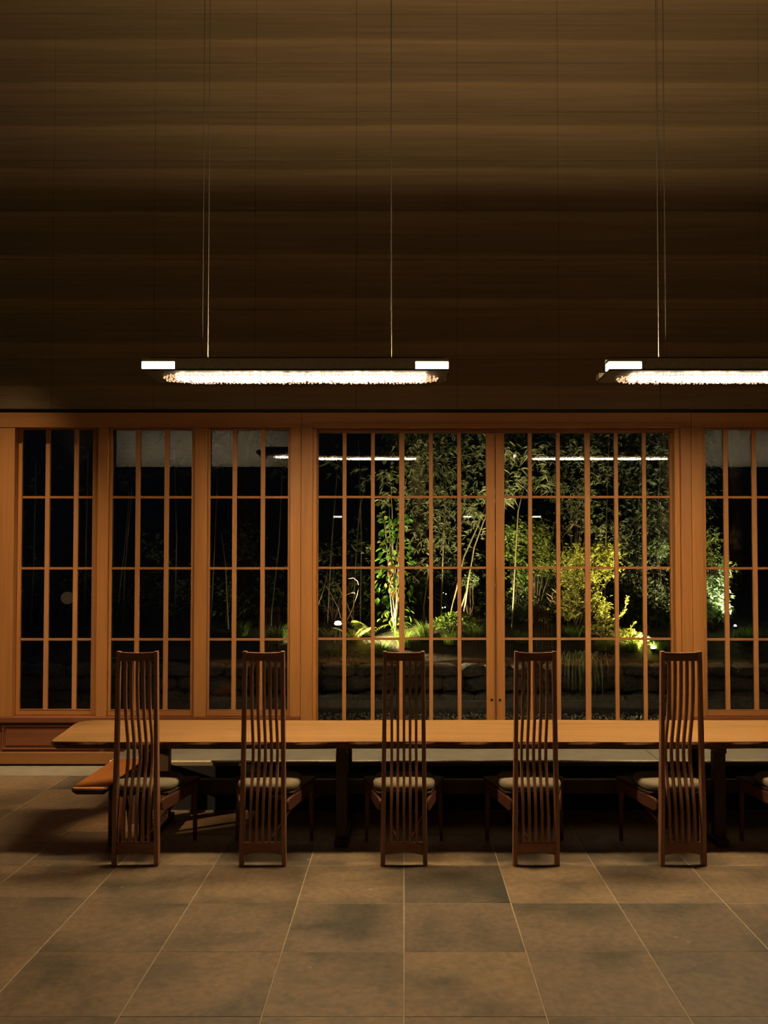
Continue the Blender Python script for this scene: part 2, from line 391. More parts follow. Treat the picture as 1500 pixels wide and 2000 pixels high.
window(1, 25, 188, 39, (89.5, 145.5), 180, YW+.075, 'window of twelve dark panes nearest the left edge, deeper set than its neighbours', 838, 1386)
window(2, 209, 378, 216, (266.5, 323), 374, YW+.03, 'twelve-pane window second from the left, behind the chair at the table end')
window(3, 403, 565.5, 408, (456.5, 512), 563, YW+.03, 'twelve-pane window just left of the glazed doors, with a lamp mirrored in it')
window(4, 1375.6, 1545, 1379, (1421, 1477), 1538, YW+.03, 'window at the right edge showing a white-lit bush')
window(5, -190, -22, -183, (-130, -75), -29, YW+.03, 'window beyond the left edge of the picture')
window(6, 1568, 1740, 1574, (1625, 1680), 1733, YW+.03, 'window beyond the right edge of the picture')
post(-213, -190, tname(), 'wooden post beyond the left edge', zb_=ZS0, zt_=ZH0); post(1740, 1765, tname(), 'last wooden post on the right', zb_=ZS0, zt_=ZH0)
# ends of the wall beyond the joinery
struct(boxo(tname(), (XL, wx(-213, YW), YW, YW+.3, .004, ZH1), M['darkwall']), 'dark end of the wall on the far left', 'wall')
struct(boxo(tname(), (wx(1765, YW), XR, YW, YW+.3, .004, ZH1), M['darkwall']), 'dark end of the wall on the far right', 'wall')

# doors: two leaves between x 610 and 1332
YD = YW+.115
ZD0 = .03
jl = boxo(tname(), (wx(610, YW)-.001, wx(617, YW), YW+.03, YW+.17, .004, ZH0-.006), M['cedar'], None, .002); struct(jl, 'door jamb on the left of the glazed doors', 'jamb')
jr = boxo(tname(), (wx(1322, YW), wx(1332, YW)+.001, YW+.03, YW+.17, .004, ZH0-.006), M['cedar'], None, .002); struct(jr, 'door jamb on the right of the glazed doors', 'jamb')
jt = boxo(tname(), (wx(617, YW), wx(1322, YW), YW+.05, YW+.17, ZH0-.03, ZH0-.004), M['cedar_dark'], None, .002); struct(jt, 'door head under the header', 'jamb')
def door(n, a, b, ga, gb, pxm, lab, hx):
    root = empty('door_%d' % n, (0,0,0)); struct(root, lab, 'door')
    X0, X1 = wx(a, YD), wx(b, YD); G0, G1 = wx(ga, YD), wx(gb, YD); zt = wz(841, YD); zb2 = .22
    for (l, r) in ((X0, G0), (G1, X1)): boxo('door_stile', (l, r, YD, YD+.045, ZD0, ZH0-.034), M['cedar'], root, .003)
    boxo('door_rail', (G0, G1, YD, YD+.045, ZD0, zb2), M['cedar_x'], root, .003)
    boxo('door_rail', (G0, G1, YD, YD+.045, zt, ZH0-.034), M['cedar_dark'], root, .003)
    zr = [wz(p, YD) for p in (1248, 1109, 970.5)]; st = zr[1]-zr[0]
    pane_grid(root, G0, G1, zb2, zt, YD+.024, [wx(p, YD) for p in pxm], zr, YD+.002, .037, .022, .034, thickidx=(2,), wthick=.052)
    x = wx(hx, YD); z = wz(1367, YD)
    p = MB().lathe([(.0, -.004), (.011, -.004), (.013, 0), (.011, .004), (0, .004)], 10).build('door_pull', M['iron'], root)
    p.location = (x, YD-.003, z); p.rotation_euler = (PI/2, 0, 0)
    p2 = MB().box(-.0015, .0015, -.003, .001, 0, wz(1108, YD)-ZD0).build('edge_bead', M['cedar_dark'], root); p2.location = (x+(.028 if n == 1 else -.028), YD-.001, ZD0)
    return root
door(1, 618, 967.3, 621, 950, (672.3, 728, 784.7, 842, 897.5), 'left leaf of the glazed double doors, garden behind, lamp mirrored in it', 960)
door(2, 968.7, 1321, 986, 1311, (1036.5, 1091.5, 1149, 1205.5, 1260.5), 'right leaf of the glazed double doors, with yellow-lit bushes behind', 976)
struct(boxo(tname(), (wx(610, YW), wx(1332, YW), YW+.06, YW+.2, .003, .028), M['curb'], None, .002), 'threshold under the glazed doors', 'trim')

# wainscot left and right of the doors
def wainscot(a, b, side):
    X0, X1 = wx(a, YW), wx(b, YW)
    z_sill0, z_sill1 = wz(1411, YW), ZS0
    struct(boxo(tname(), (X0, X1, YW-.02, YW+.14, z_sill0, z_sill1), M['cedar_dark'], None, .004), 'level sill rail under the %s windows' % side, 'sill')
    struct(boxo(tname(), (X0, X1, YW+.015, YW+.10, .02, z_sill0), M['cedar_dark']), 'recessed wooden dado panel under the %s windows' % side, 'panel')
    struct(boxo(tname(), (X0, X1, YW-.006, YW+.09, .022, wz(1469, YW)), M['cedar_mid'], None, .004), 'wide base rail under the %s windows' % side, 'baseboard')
wainscot(-213, 587, 'left'); wainscot(1353, 1765, 'right')
pz0, pz1 = wz(1464, YW), wz(1417, YW)
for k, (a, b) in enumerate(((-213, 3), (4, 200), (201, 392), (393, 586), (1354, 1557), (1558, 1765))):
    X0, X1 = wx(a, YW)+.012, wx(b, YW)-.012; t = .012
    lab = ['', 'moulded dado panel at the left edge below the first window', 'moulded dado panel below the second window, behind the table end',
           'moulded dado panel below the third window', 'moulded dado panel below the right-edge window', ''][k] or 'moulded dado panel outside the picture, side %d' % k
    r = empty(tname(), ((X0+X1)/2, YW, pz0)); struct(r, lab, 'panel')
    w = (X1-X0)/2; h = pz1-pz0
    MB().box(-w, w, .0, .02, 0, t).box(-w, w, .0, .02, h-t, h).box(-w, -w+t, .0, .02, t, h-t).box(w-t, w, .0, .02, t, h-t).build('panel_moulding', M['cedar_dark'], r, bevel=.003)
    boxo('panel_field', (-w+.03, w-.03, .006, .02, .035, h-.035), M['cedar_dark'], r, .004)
struct(boxo('trim_80', (wx(587, YW)-.3, wx(587, YW), YW+.16, YW+.35, -.05, ZH1), M['cedar_dark']), 'outer wall post behind the door jamb, left', 'post')
struct(boxo('trim_81', (wx(1353, YW), wx(1353, YW)+.3, YW+.16, YW+.35, -.05, ZH1), M['cedar_dark']), 'outer wall post behind the door jamb, right', 'post')
for o_ in (bpy.data.objects['trim_80'], bpy.data.objects['trim_81']): bpy.data.objects.remove(o_)

# ------------------------------------------------------------------ pale concrete ledge behind the table
LX0, LX1, LY0, LY1, LZ = -2.29, 5.2, 6.72, 7.62, .402
t = empty('concrete_ledge', (0, 0, 0)); tag(t, 'long low pale concrete bench with bright front edge, behind the wooden table', 'bench')
MB().box(LX0, LX1, LY0+.012, LY1, .012, LZ-.04).build('riser', plain('shade_dark_riser', (.012, .013, .017), .8, 0, .15), t)  # near-black colour carries the shade on the riser behind the table
jx = [LX0, at(1287, 1479, 6.72).x, LX1]
for i in range(2): boxo('top_slab', (jx[i]+(.0 if i == 0 else .003), jx[i+1]-.001, LY0, LY1, LZ-.045, LZ), M['concrete'], t, .006)
MB().box(LX0, LX1, LY0-.008, LY0+.004, LZ-.013, LZ+.001).build('edge_highlight', plain('pale_edge_highlight', (.85, .80, .66), .35), t, bevel=.003)  # pale strip paints the light caught along the ledge's front edge
MB().box(LX0, LX1, LY0+.004, LY0+.012, .0, .016).build('toe_strip', M['steel'], t)

# ------------------------------------------------------------------ dining table
def rounded(x0, x1, y0, y1, r, n=6):
    """outline, counter-clockwise, r = radii at (x0y0),(x1y0),(x1y1),(x0y1)"""
    pts = []
    for (cx, cy, a0), rr in zip(((x0, y0, PI), (x1, y0, 1.5*PI), (x1, y1, 0), (x0, y1, .5*PI)), r):
        sx = 1 if cx == x0 else -1; sy = 1 if cy == y0 else -1
        for i in range(n+1):
            a = a0 + (PI/2)*i/n; pts.append((cx+sx*rr+rr*math.cos(a), cy+sy*rr+rr*math.sin(a)))
    return pts
def densify(pts, step):
    out = []
    for i, p in enumerate(pts):
        q = pts[(i+1) % len(pts)]; L = math.dist(p, q); n = max(1, int(L/step))
        for k in range(n): out.append((p[0]+(q[0]-p[0])*k/n, p[1]+(q[1]-p[1])*k/n))
    return out
def slab(name, mats, parent, outline, z0, z1, wave, rings, seed=1, smooth=False):
    """live-edge slab: rings = list of (height fraction, offset outward); material 1 on the edge"""
    rr = random.Random(seed); ph = [rr.uniform(0, 6) for _ in range(6)]
    cx = sum(p[0] for p in outline)/len(outline); n = len(outline); vs = []
    for hf, off in rings:
        for i, p in enumerate(outline):
            a, b = outline[i-1], outline[(i+1) % n]; d = Vector((b[0]-a[0], b[1]-a[1])).normalized(); nx, ny = d.y, -d.x
            s_ = p[0]*1.0 + p[1]*.7
            w = wave*(.5*math.sin(s_*2.3+ph[0])+.3*math.sin(s_*5.1+ph[1])+.2*math.sin(s_*11+ph[2]))
            w2 = wave*.5*math.sin(s_*17+ph[3]+hf*3)*(.2 < hf < .8)
            o_ = off+w+w2
            vs.append((p[0]+nx*o_, p[1]+ny*o_, z0+(z1-z0)*hf))
    fs = []; mb = MB(); R = len(rings)
    mb.add(vs, [tuple(range(n-1, -1, -1))], 1); mb.f.append(tuple((R-1)*n+i for i in range(n))); mb.mi.append(0)
    for r in range(R-1):
        for i in range(n):
            a = r*n+i; b_ = r*n+(i+1) % n; mb.f.append((a, b_, b_+n, a+n)); mb.mi.append(1)
    return mb.build(name, mats, parent)
TZ = .73
t = empty('dining_table', (0, 0, 0)); tag(t, 'long live-edge wooden table with honey-coloured slab top on dark trestles', 'table')
out = densify([(p[0] - (p[1]-5.84)*.11*(p[0] < 0), p[1]) for p in rounded(-2.41, 4.3, 5.84, 6.64, (.05, .05, .05, .16))], .045)
slab('tabletop', [M['table'], M['bark']], t, out, TZ-.055, TZ, .014, [(0, -.035), (.35, -.008), (.7, .003), (.94, .0), (1, -.006)], 3)
def trestle(x):
    for y in (5.99, 6.46):
        boxo('leg', (x-.04, x+.04, y-.035, y+.035, .05, TZ-.10), M['trestle'], t, .004)
    boxo('foot', (x-.045, x+.045, 5.90, 6.58, .0, .05), M['trestle'], t, .006)
    boxo('cross_beam', (x-.035, x+.035, 5.92, 6.56, TZ-.10, TZ-.054), M['trestle'], t, .004)
for x in (-1.79, -.43, 2.18, 3.6): trestle(x)
boxo('stretcher', (-1.75, 3.56, 6.20, 6.26, .28, .38), M['trestle'], t, .004)

# bench at the table's left end
t = empty('end_bench', (0, 0, 0)); tag(t, 'small orange wooden slab bench tucked under the left end of the table', 'bench')
out = densify(rounded(-2.235, -1.99, 5.78, 6.66, (.04, .04, .05, .05), 5), .05)
slab('seat', [M['bench'], M['bark']], t, out, .385, .432, .004, [(0, -.03), (.4, -.006), (.8, 0), (1, -.006)], 5)
for y in (5.95, 6.45):
    boxo('leg', (-2.03, -1.97, y-.02, y+.02, 0, .39), M['trestle'], t, .004)

# ------------------------------------------------------------------ chairs
def make_chair(name='high_back_chair'):
    root = empty(name)
    ht = 1.371
    for s in (-1, 1):
        pts = []; pr = []
        for i in range(13):
            z = ht*i/12; x = s*(.136-.0145*(z/ht)); w = .0145-.002*(z/ht); d = .026 - .008*(z/ht) + .010*math.exp(-((z-.40)/.16)**2)
            pts.append((x, .01, z)); pr.append([(-w, -d), (w, -d), (w, d), (-w, d)])
        MB().sweep(pts, pr).build('post', M['chair'], root, bevel=.004, seg=2)
    # rails
    n = 10; vs = []; mb = MB()
    for i in range(n+1):
        f = i/n; x = -.115+.23*f; zt = ht-.006-.004*math.sin(PI*f); vs += [(x*.955, -.005, 1.308), (x*.955, .019, 1.308), (x*.955, .019, zt), (x*.955, -.005, zt)]
    fs = [(4*i+j, 4*i+(j+1) % 4, 4*i+4+(j+1) % 4, 4*i+4+j) for i in range(n) for j in range(4)] + [(3,2,1,0), tuple(4*n+j for j in range(4))]
    mb.add(vs, fs).build('top_rail', M['chair_x'], root, bevel=.002)
    vs = []; mb = MB()
    for i in range(n+1):
        f = i/n; x = -.1235+.247*f; zl = .068+.017*math.sin(PI*f); vs += [(x, -.008, zl), (x, .024, zl), (x, .024, .146), (x, -.008, .146)]
    mb.add(vs, fs).build('bottom_rail', M['chair_x'], root, bevel=.002)
    for k in range(5):
        q = (k-2); pts = []; pr = []
        for i in range(25):
            z = .140+(1.312-.140)*i/24; zz = z
            y = .008 + .082*math.exp(-((zz-.70)/.24)**2)
            x = q*(.0415-.0030*(z/ht)); pts.append((x, y, z)); w, d = .0088, .0125
            pr.append([(-w, -d), (w, -d), (w, d), (-w, d)])
        MB().sweep(pts, pr).build('slat', M['chair'], root, bevel=.002)
    # seat plank, trapezoid
    def trap(mb, pts, z0, z1):
        m_ = len(pts); vs = [(x, y, z0) for x, y in pts] + [(x, y, z1) for x, y in pts]
        mb.add(vs, [tuple(range(m_-1, -1, -1)), tuple(range(m_, 2*m_))] + [(i, (i+1) % m_, m_+(i+1) % m_, m_+i) for i in range(m_)]); return mb
    trap(MB(), [(-.175, .13), (.175, .13), (.235, .36), (.285, .53), (.27, .56), (-.27, .56), (-.285, .53), (-.235, .36)], .412, .434).build('seat', M['trestle'], root, bevel=.004)
    # cushion
    me = MB(); out = []; nn = 28
    for i in range(nn):
        a = 2*PI*i/nn; ca, sa = math.cos(a), math.sin(a)
        e = .55; x = .212*math.copysign(abs(ca)**e, ca); y = .30+.185*math.copysign(abs(sa)**e, sa); x *= .96+.06*(y-.12)/.36
        out.append((x, y))
    vs = []; prof = [(.90, .434), (.98, .444), (1.0, .460), (.985, .476), (.92, .489), (.7, .494), (.3, .496)]
    for f, z in prof: vs += [(x*f, .30+(y-.30)*f, z) for x, y in out]
    fs = [tuple(range(nn-1, -1, -1))] + [(r*nn+i, r*nn+(i+1) % nn, (r+1)*nn+(i+1) % nn, (r+1)*nn+i) for r in range(len(prof)-1) for i in range(nn)] + [tuple((len(prof)-1)*nn+i for i in range(nn))]
    me.add(vs, fs).build('cushion', M['cushion'], root, smooth=True)
    # legs, side rails, front rail, braces
    for s in (-1, 1):
        MB().sweep([(s*.262, .50, 0), (s*.252, .53, .412)], [[(-.012, -.012), (.012, -.012), (.012, .012), (-.012, .012)], [(-.017, -.017), (.017, -.017), (.017, .017), (-.017, .017)]]).build('leg', M['chair_shaded'], root, bevel=.003)
        d = Vector((s*.116, .49, 0)).normalized(); p0 = Vector((s*.152, .035, 0)); nrm = Vector((-d.y, d.x, 0))*.0095
        L = .47; prof = [(0, .352), (.02, .338), (.05, .332), (L, .345), (L, .411), (.03, .411), (.008, .404), (0, .39)]
        vs = [tuple(p0+d*u+nrm+Vector((0, 0, z))) for u, z in prof] + [tuple(p0+d*u-nrm+Vector((0, 0, z))) for u, z in prof]; m_ = len(prof)
        MB().add(vs, [tuple(range(m_)), tuple(range(2*m_-1, m_-1, -1))] + [((i+1) % m_, i, m_+i, m_+(i+1) % m_) for i in range(m_)]).build('side_rail', M['chair_shaded'], root, bevel=.002)
        MB().tube([(s*.040, .03, .15), (s*.13, .25, .27), (s*.243, .515, .40)], [.008, .010, .009], 8).build('brace', M['chair_shaded'], root, smooth=True)
    MB().box(-.236, .236, .52, .54, .355, .411).build('front_rail', M['chair_x'], root, bevel=.002)
    return root
M['chair_shaded'] = wood('shaded_cherry', (.12, .048, .026), (.075, .028, .015), 1, rough=.42, s=1.6)  # same cherry, its colour darkened for the shade around the seat
ch0 = make_chair()
CHY = 5.555
chairs = [(265, .0, 'tall slatted dark chair in front of the second window, beside the small orange bench'),
          (513.5, -.0, 'tall slatted dark chair with pale cushion in front of the third window'),
          (789, 0, 'tall slatted dark chair in front of the left door leaf, pale cushion showing either side'),
          (1047, .012, 'tall slatted dark chair in front of the right door leaf, near the hanging grass'),
          (1333.5, .022, 'tall slatted dark chair in front of the wooden post right of the doors'),
          (1590, .02, 'tall slatted chair cut off by the right edge, only cushion corner and leg showing')]
for i, (px, rz, lab) in enumerate(chairs):
    o = ch0 if i == 0 else copy_tree(ch0)
    o.location = (at(px, 1600, CHY).x, CHY, 0); o.rotation_euler.z = rz
    tag(o, lab, 'chair', 'tall slatted chairs along the table')

# ------------------------------------------------------------------ pendant lamps
bead_hot = emit('glass_bead_hot', (1, .72, .40), 77)
bead_mid = emit('glass_bead_mid', (1, .82, .56), 22)
bead_dim = emit('glass_bead_dim', (1, .60, .32), .34)
cap_glow = emit('lamp_end_glow', (1, .86, .64), 4)
up_glow = emit('uplight_strip', (1, .72, .42), 155)
def make_pendant(Xa, length, lab):
    root = empty('pendant_lamp', (Xa, 5.8, 3.25)); tag(root, lab, 'lamp', 'long hanging lamps over the table')
    L = length
    # canopy plate seen from below, bevelled edge
    MB().add([(0, 0, .0), (L, 0, 0), (L-.01, .40, 0), (.01, .40, 0), (0, 0, .012), (L, 0, .012), (L-.01, .40, .012), (.01, .40, .012)],
             [(0,3,2,1),(4,5,6,7),(0,1,5,4),(1,2,6,5),(2,3,7,6),(3,0,4,7)])  .build('shade_plate', M['plate'], root, bevel=.002)
    # front and rear channels
    MB().box(.225, L-.225, .0, .012, .012, .062).box(0, L, .0, .10, .062, .084).build('front_channel', M['bronze'], root, bevel=.0015)
    MB().box(0, L, .30, .40, .012, .05).build('rear_channel', M['bronze'], root, bevel=.0015)
    for a, b in ((.0, .222), (L-.222, L)): MB().box(a, b, .002, .10, .015, .0605).build('end_light', cap_glow, root, bevel=.002)
    # up-light trough
    MB().box(.02, L-.02, .11, .118, .04, .118).box(.02, L-.02, .190, .198, .04, .118).box(.02, L-.02, .118, .190, .04, .046).build('trough', M['iron'], root)
    MB().add([(.04, .118, 0.05), (L-.04, .118, 0.05), (L-.04, .165, 0.05), (.04, .165, 0.05)], [(0,1,2,3)]).build('light_strip', up_glow, root)
    # clustered glass beads under the plate
    r = random.Random(int(Xa*100)+900)
    ico = [(0,0,-1),(.72,-.53,-.45),(-.28,-.85,-.45),(-.89,0,-.45),(-.28,.85,-.45),(.72,.53,-.45),(.28,-.85,.45),(-.72,-.53,.45),(-.72,.53,.45),(.28,.85,.45),(.89,0,.45),(0,0,1)]
    icf = [(0,1,2),(1,0,5),(0,2,3),(0,3,4),(0,4,5),(1,5,10),(2,1,6),(3,2,7),(4,3,8),(5,4,9),(1,10,6),(2,6,7),(3,7,8),(4,8,9),(5,9,10),(6,10,11),(7,6,11),(8,7,11),(9,8,11),(10,9,11)]
    hot = MB(); dim = MB(); mid = MB()
    cx0, cx1, cy0, cy1 = .10, L-.06, .055, .375
    ny = 15; nx = int((cx1-cx0)/.0235)
    for i in range(nx):
        for j in range(ny):
            x = cx0+(i+.5)*(cx1-cx0)/nx+r.uniform(-.008, .008); y = cy0+(j+.5)*(cy1-cy0)/ny+r.uniform(-.008, .008)
            e = min((x-cx0)/.16, (cx1-x)/.16, 1); hw = .165*(math.sqrt(max(0, 1-(1-e)**2))*.8+.2*e) + .010*math.sin(x*9+1)+.006*math.sin(x*23)
            dy = abs(y-.215)
            if dy > hw or r.random() < .05: continue
            a = r.uniform(0, PI); sx, sy, sz = r.uniform(.0075, .011), r.uniform(.005, .007), r.uniform(.0045, .007)
            edge = hw-dy
            tgt = dim if (edge < .055 or e < .55 or r.random() < .06) else hot
            z = -.012 - (.004 if tgt is hot else 0) + r.uniform(-.003, .003)
            if tgt is hot:
                hot.add([(x+.0100*math.cos(a+q*PI/3), y+.0085*math.sin(a+q*PI/3), -.0145) for q in range(6)][::-1], [(0, 1, 2, 3, 4, 5)])
                if r.random() < .55: continue
                tgt = mid; sx *= .8; sy *= .8; z = -.013
            tgt.add([(x+sx*p[0]*math.cos(a)-sy*p[1]*math.sin(a), y+sx*p[0]*math.sin(a)+sy*p[1]*math.cos(a), z+sz*p[2]) for p in ico], icf)
    h = hot.build('glowing_diffuser_flakes', bead_hot, root); h['kind'] = 'stuff'
    h = mid.build('glowing_beads', bead_mid, root); h['kind'] = 'stuff'
    d = dim.build('edge_beads', bead_dim, root); d['kind'] = 'stuff'
    # suspension wires (front and rear of each hanging point) with a small ferrule
    for x in (.403, L-.392):
        MB().box(x-.035, x+.035, .03, .09, .084, .090).build('wire_clamp', M['bronze'], root)
        for y, zz in ((.05, 4.33), (.215, 4.13)):
            MB().tube([(x, y, .05 if y > .1 else .088), (x, y, ZC-3.25)], .0027, 6).build('suspension_wire', M['wire'], root)
            MB().tube([(x, y, zz), (x, y, zz+.05)], .0052, 8).build('wire_ferrule', M['steel'], root)
    return root
make_pendant(-1.787, 2.09, 'long thin hanging lamp of glowing glass beads over the table, left one shown whole')
make_pendant(1.395, 2.09, 'long thin hanging lamp of glowing glass beads cut off by the right edge')

# ------------------------------------------------------------------ lamp beyond the left edge (mirrored in the first window)
t = empty('floor_lamp', (-4.72, 4.6, 0)); tag(t, 'slim floor lamp with dim amber globe and added spot head, mirrored in the leftmost window', 'lamp')
MB().lathe([(0, 0), (.14, 0), (.14, .015), (.02, .025), (0, .025)], 24).build('base', M['iron'], t, smooth=True)
MB().tube([(0, 0, .02), (0, 0, 1.38)], .01, 8).build('pole', M['iron'], t)
MB().lathe([(.0, -.09), (.045, -.078), (.078, -.045), (.09, 0), (.078, .045), (.045, .078), (0, .09)], 28, (0, 0, 1.44)).build('globe_shade', emit('amber_globe_glow', (1, .58, .28), .14), t, smooth=True)
hd = MB().lathe([(0, -.05), (.028, -.05), (.034, .03), (.030, .03), (.024, -.03), (0, -.03)], 18).build('added_spot_head', M['iron'], t, smooth=True)
hd.location = (.06, 0, 1.30); hd.rotation_euler = Vector((2.34, 1.66, -.92)).to_track_quat('Z', 'Y').to_euler()
sl = bpy.data.lights.new('added_bench_beam', 'SPOT'); sl.energy = 190; sl.color = (1, .60, .28); sl.spot_size = math.radians(18); sl.spot_blend = .7; sl.shadow_soft_size = .03  # spot head and beam are added to light the bench, apart from the globe
so = bpy.data.objects.new('added_bench_beam', sl); C.objects.link(so); so.parent = t; so.location = (.12, .04, 1.275)
so.rotation_euler = Vector((2.34, 1.66, -.92)).to_track_quat('-Z', 'Y').to_euler()
t = empty('added_downlight', (-3.9, 5.5, ZC)); tag(t, 'added unseen downlight for the left posts, high above the table end', 'lamp')  # unseen fixture added to brighten the posts and wall foot on the left
MB().lathe([(0, 0), (.06, 0), (.06, -.09), (.052, -.09), (.048, -.03), (0, -.03)], 20).build('housing', M['iron'], t, smooth=True)
sl = bpy.data.lights.new('added_downlight_beam', 'SPOT'); sl.energy = 620; sl.color = (1, .70, .40); sl.spot_size = math.radians(21); sl.spot_blend = .9; sl.shadow_soft_size = .04
so = bpy.data.objects.new('added_downlight_beam', sl); C.objects.link(so); so.parent = t; so.location = (0, 0, -.06)
so.rotation_euler = Vector((.2, 2.72, -7.2)).to_track_quat('-Z', 'Y').to_euler()
# small wall lights behind the viewer
for x, lab in ((-1.6, 'small bar light on the rear wall, mirrored in the left door leaf'), (1.53, 'small bar light on the rear wall, mirrored beside the door stiles'), (3.2, 'small bar light on the rear wall, mirrored in the right door leaf')):
    r = empty('bar_light', (x, YB+.03, 3.03)); tag(r, lab, 'lamp')
    MB().box(-.12, .12, -.03, .02, -.03, .03).build('back_plate', M['iron'], r); MB().box(-.10, .10, .02, .035, -.02, .02).build('light_bar', emit('bar_glow', (1, .9, .7), 5), r)

# ------------------------------------------------------------------ garden
def soilz(y, x=0): return .58 + .30*max(0, min(1, (y-11.5)/.5)) + .17*max(0, y-12) + .6*max(0, y-15.5) + .03*math.sin(x*1.3) + .03*math.sin(x*2.9+y)
g = MB(); nx_, ny_ = 60, 24; vs = []; fs = []
for j in range(ny_+1):
    for i in range(nx_+1):
        x = -10+22*i/nx_; y = 11.55+12*j/ny_; vs.append((x, y, soilz(y, x)+random.uniform(-.03, .03)))
for j in range(ny_):
    for i in range(nx_): a = j*(nx_+1)+i; fs.append((a, a+1, a+nx_+2, a+nx_+1))
g.add(vs, fs); struct(g.build('ground', M['soil'], smooth=True), 'dark planted soil bank rising behind the stone wall', 'ground')
struct(MB().box(-10, 12, YW+.30, 11.6, -.15, -.03).build('ground_gravel_bed', M['gravelbed']), 'dark bed under the gravel outside the doors', 'ground')
struct(MB().box(-10, 12, YW+.06, YW+.30, -.3, -.004).build('trim_90', M['concrete']), 'outer concrete footing under the wall', 'trim')

def leaves(name, mat, parent, P, D, L, w=.22, droop=.15, kind='stuff', fold=.25):
    """n folded two-triangle leaves; P origins, D directions"""
    n = len(P); P = np.asarray(P, float); D = np.asarray(D, float); D /= np.linalg.norm(D, axis=1)[:, None]+1e-9
    L = np.broadcast_to(np.asarray(L, float), (n,))
    up = np.tile([0, 0, 1.], (n, 1)) + RNG.normal(0, .5, (n, 3)); Sx = np.cross(D, up); Sx /= np.linalg.norm(Sx, axis=1)[:, None]+1e-9; U = np.cross(Sx, D)
    l = L[:, None]
    a = P; b = P+D*l*.42+Sx*l*w/2+U*l*w*fold; c = P+D*l*.42-Sx*l*w/2+U*l*w*fold; t_ = P+D*l-np.array([0, 0, 1.])*l*droop
    V = np.stack([a, b, t_, c], 1).reshape(-1, 3)
    T = (np.arange(n)[:, None, None]*4 + np.array([[0, 1, 2], [0, 2, 3]])[None]).reshape(-1)
    me = bpy.data.meshes.new(name); me.vertices.add(4*n); me.vertices.foreach_set('co', V.astype(np.float32).ravel())
    me.loops.add(6*n); me.loops.foreach_set('vertex_index', T.astype(np.int32)); me.polygons.add(2*n)
    me.polygons.foreach_set('loop_start', np.arange(0, 6*n, 3, dtype=np.int32)); me.polygons.foreach_set('loop_total', np.full(2*n, 3, np.int32))
    me.update(); me.validate(); me.materials.append(mat)
    o = bpy.data.objects.new(name, me); C.objects.link(o); o.parent = parent
    if kind: o['kind'] = kind
    return o
def blob(n, c, r, shell=.5, clumps=0):
    """points in an ellipsoid, gathered in clumps"""
    d = RNG.normal(0, 1, (n, 3)); d /= np.linalg.norm(d, axis=1)[:, None]
    R = shell+(1-shell)*RNG.random(n)**.5
    p = d*R[:, None]
    if clumps:
        cc = RNG.normal(0, 1, (clumps, 3)); cc /= np.linalg.norm(cc, axis=1)[:, None]; cc *= (.35+.55*RNG.random(clumps))[:, None]
        p = cc[RNG.integers(0, clumps, n)] + RNG.normal(0, .16, (n, 3)); d = p/np.linalg.norm(p, axis=1)[:, None]
    return np.asarray(c)+p*np.asarray(r), d
def stems(parent, base, tips, r=.012, name='stem', mat='barkdark', bend=.15):
    for tp in tips:
        b0 = Vector(base); tp = Vector(tp); m_ = (b0+tp)/2+Vector((random.uniform(-bend, bend), random.uniform(-bend, bend), random.uniform(0, bend)))
        MB().tube([b0, b0.lerp(m_, .6), m_.lerp(tp, .4), tp], [r, r*.8, r*.6, r*.3], 5).build(name, M[mat], parent, smooth=True)
def shrub(px, py, Y, rx, rz, n, mat, lab, L=.05, w=.4, name='leafy_shrub', clumps=0, cat='shrub', shell=.3, grp=None, ry=None, dirn=(0, -.2, .2), nst=4, spread=1.0):
    c = at(px, py, Y); gz = soilz(Y, c.x); root = empty(name, (c.x, Y, gz)); tag(root, lab, cat, grp)
    h = c.z-gz; ry = ry or rx
    P, D = blob(n, (0, 0, h), (rx, ry, rz), shell, clumps)
    keep = P[:, 2] > .02; P, D = P[keep], D[keep]
    D = D*spread+RNG.normal(0, .5, D.shape)+np.array(dirn)
    leaves('foliage', M[mat], root, P, D, L*RNG.uniform(.6, 1.3, len(P)), w)
    stems(root, (0, 0, 0), [(random.uniform(-rx, rx)*.6, random.uniform(-ry, ry)*.5, h+random.uniform(-.3, .5)*rz) for _ in range(nst)], r=.014)
    return root
def bamboo(lab, base, culms, nleaf, zr=(1.5, 5), mat='bamboo_leaf', L=.13, spread=.45, r=.013, name='bamboo', grp=None):
    """culms: list of (dx, dy, tipdx, tipdy, height)"""
    b = Vector((base[0], base[1], soilz(base[1], base[0]))); root = empty(name, b); tag(root, lab, 'bamboo', grp)
    Ps = []; Ds = []
    for (dx, dy, tx, ty, hh) in culms:
        pts = [Vector((dx+(tx-dx)*f**1.8, dy+(ty-dy)*f**1.8, hh*f - .0)) for f in [i/10 for i in range(11)]]
        MB().tube(pts, [r*(1-.7*i/10) for i in range(11)], 6).build('culm', M['culm'], root, smooth=True)
        for _ in range(nleaf):
            f = random.uniform(0, 1); z = zr[0]+(zr[1]-zr[0])*f - b.z; ff = min(1, max(0, z/hh)); p = Vector((dx+(tx-dx)*ff**1.8, dy+(ty-dy)*ff**1.8, z))
            a = random.uniform(0, 2*PI); rr_ = random.uniform(.03, spread)
            q = p+Vector((rr_*math.cos(a), rr_*math.sin(a)*.8, random.uniform(-.15, .15)-rr_*.2))
            for _k in range(4):
                aa = a+random.uniform(-1.1, 1.1); Ps.append(q); Ds.append((math.cos(aa), math.sin(aa), random.uniform(-.9, .3)))
    leaves('foliage', M[mat], root, Ps, Ds, L*RNG.uniform(.55, 1.2, len(Ps)), .13, .2)
    return root
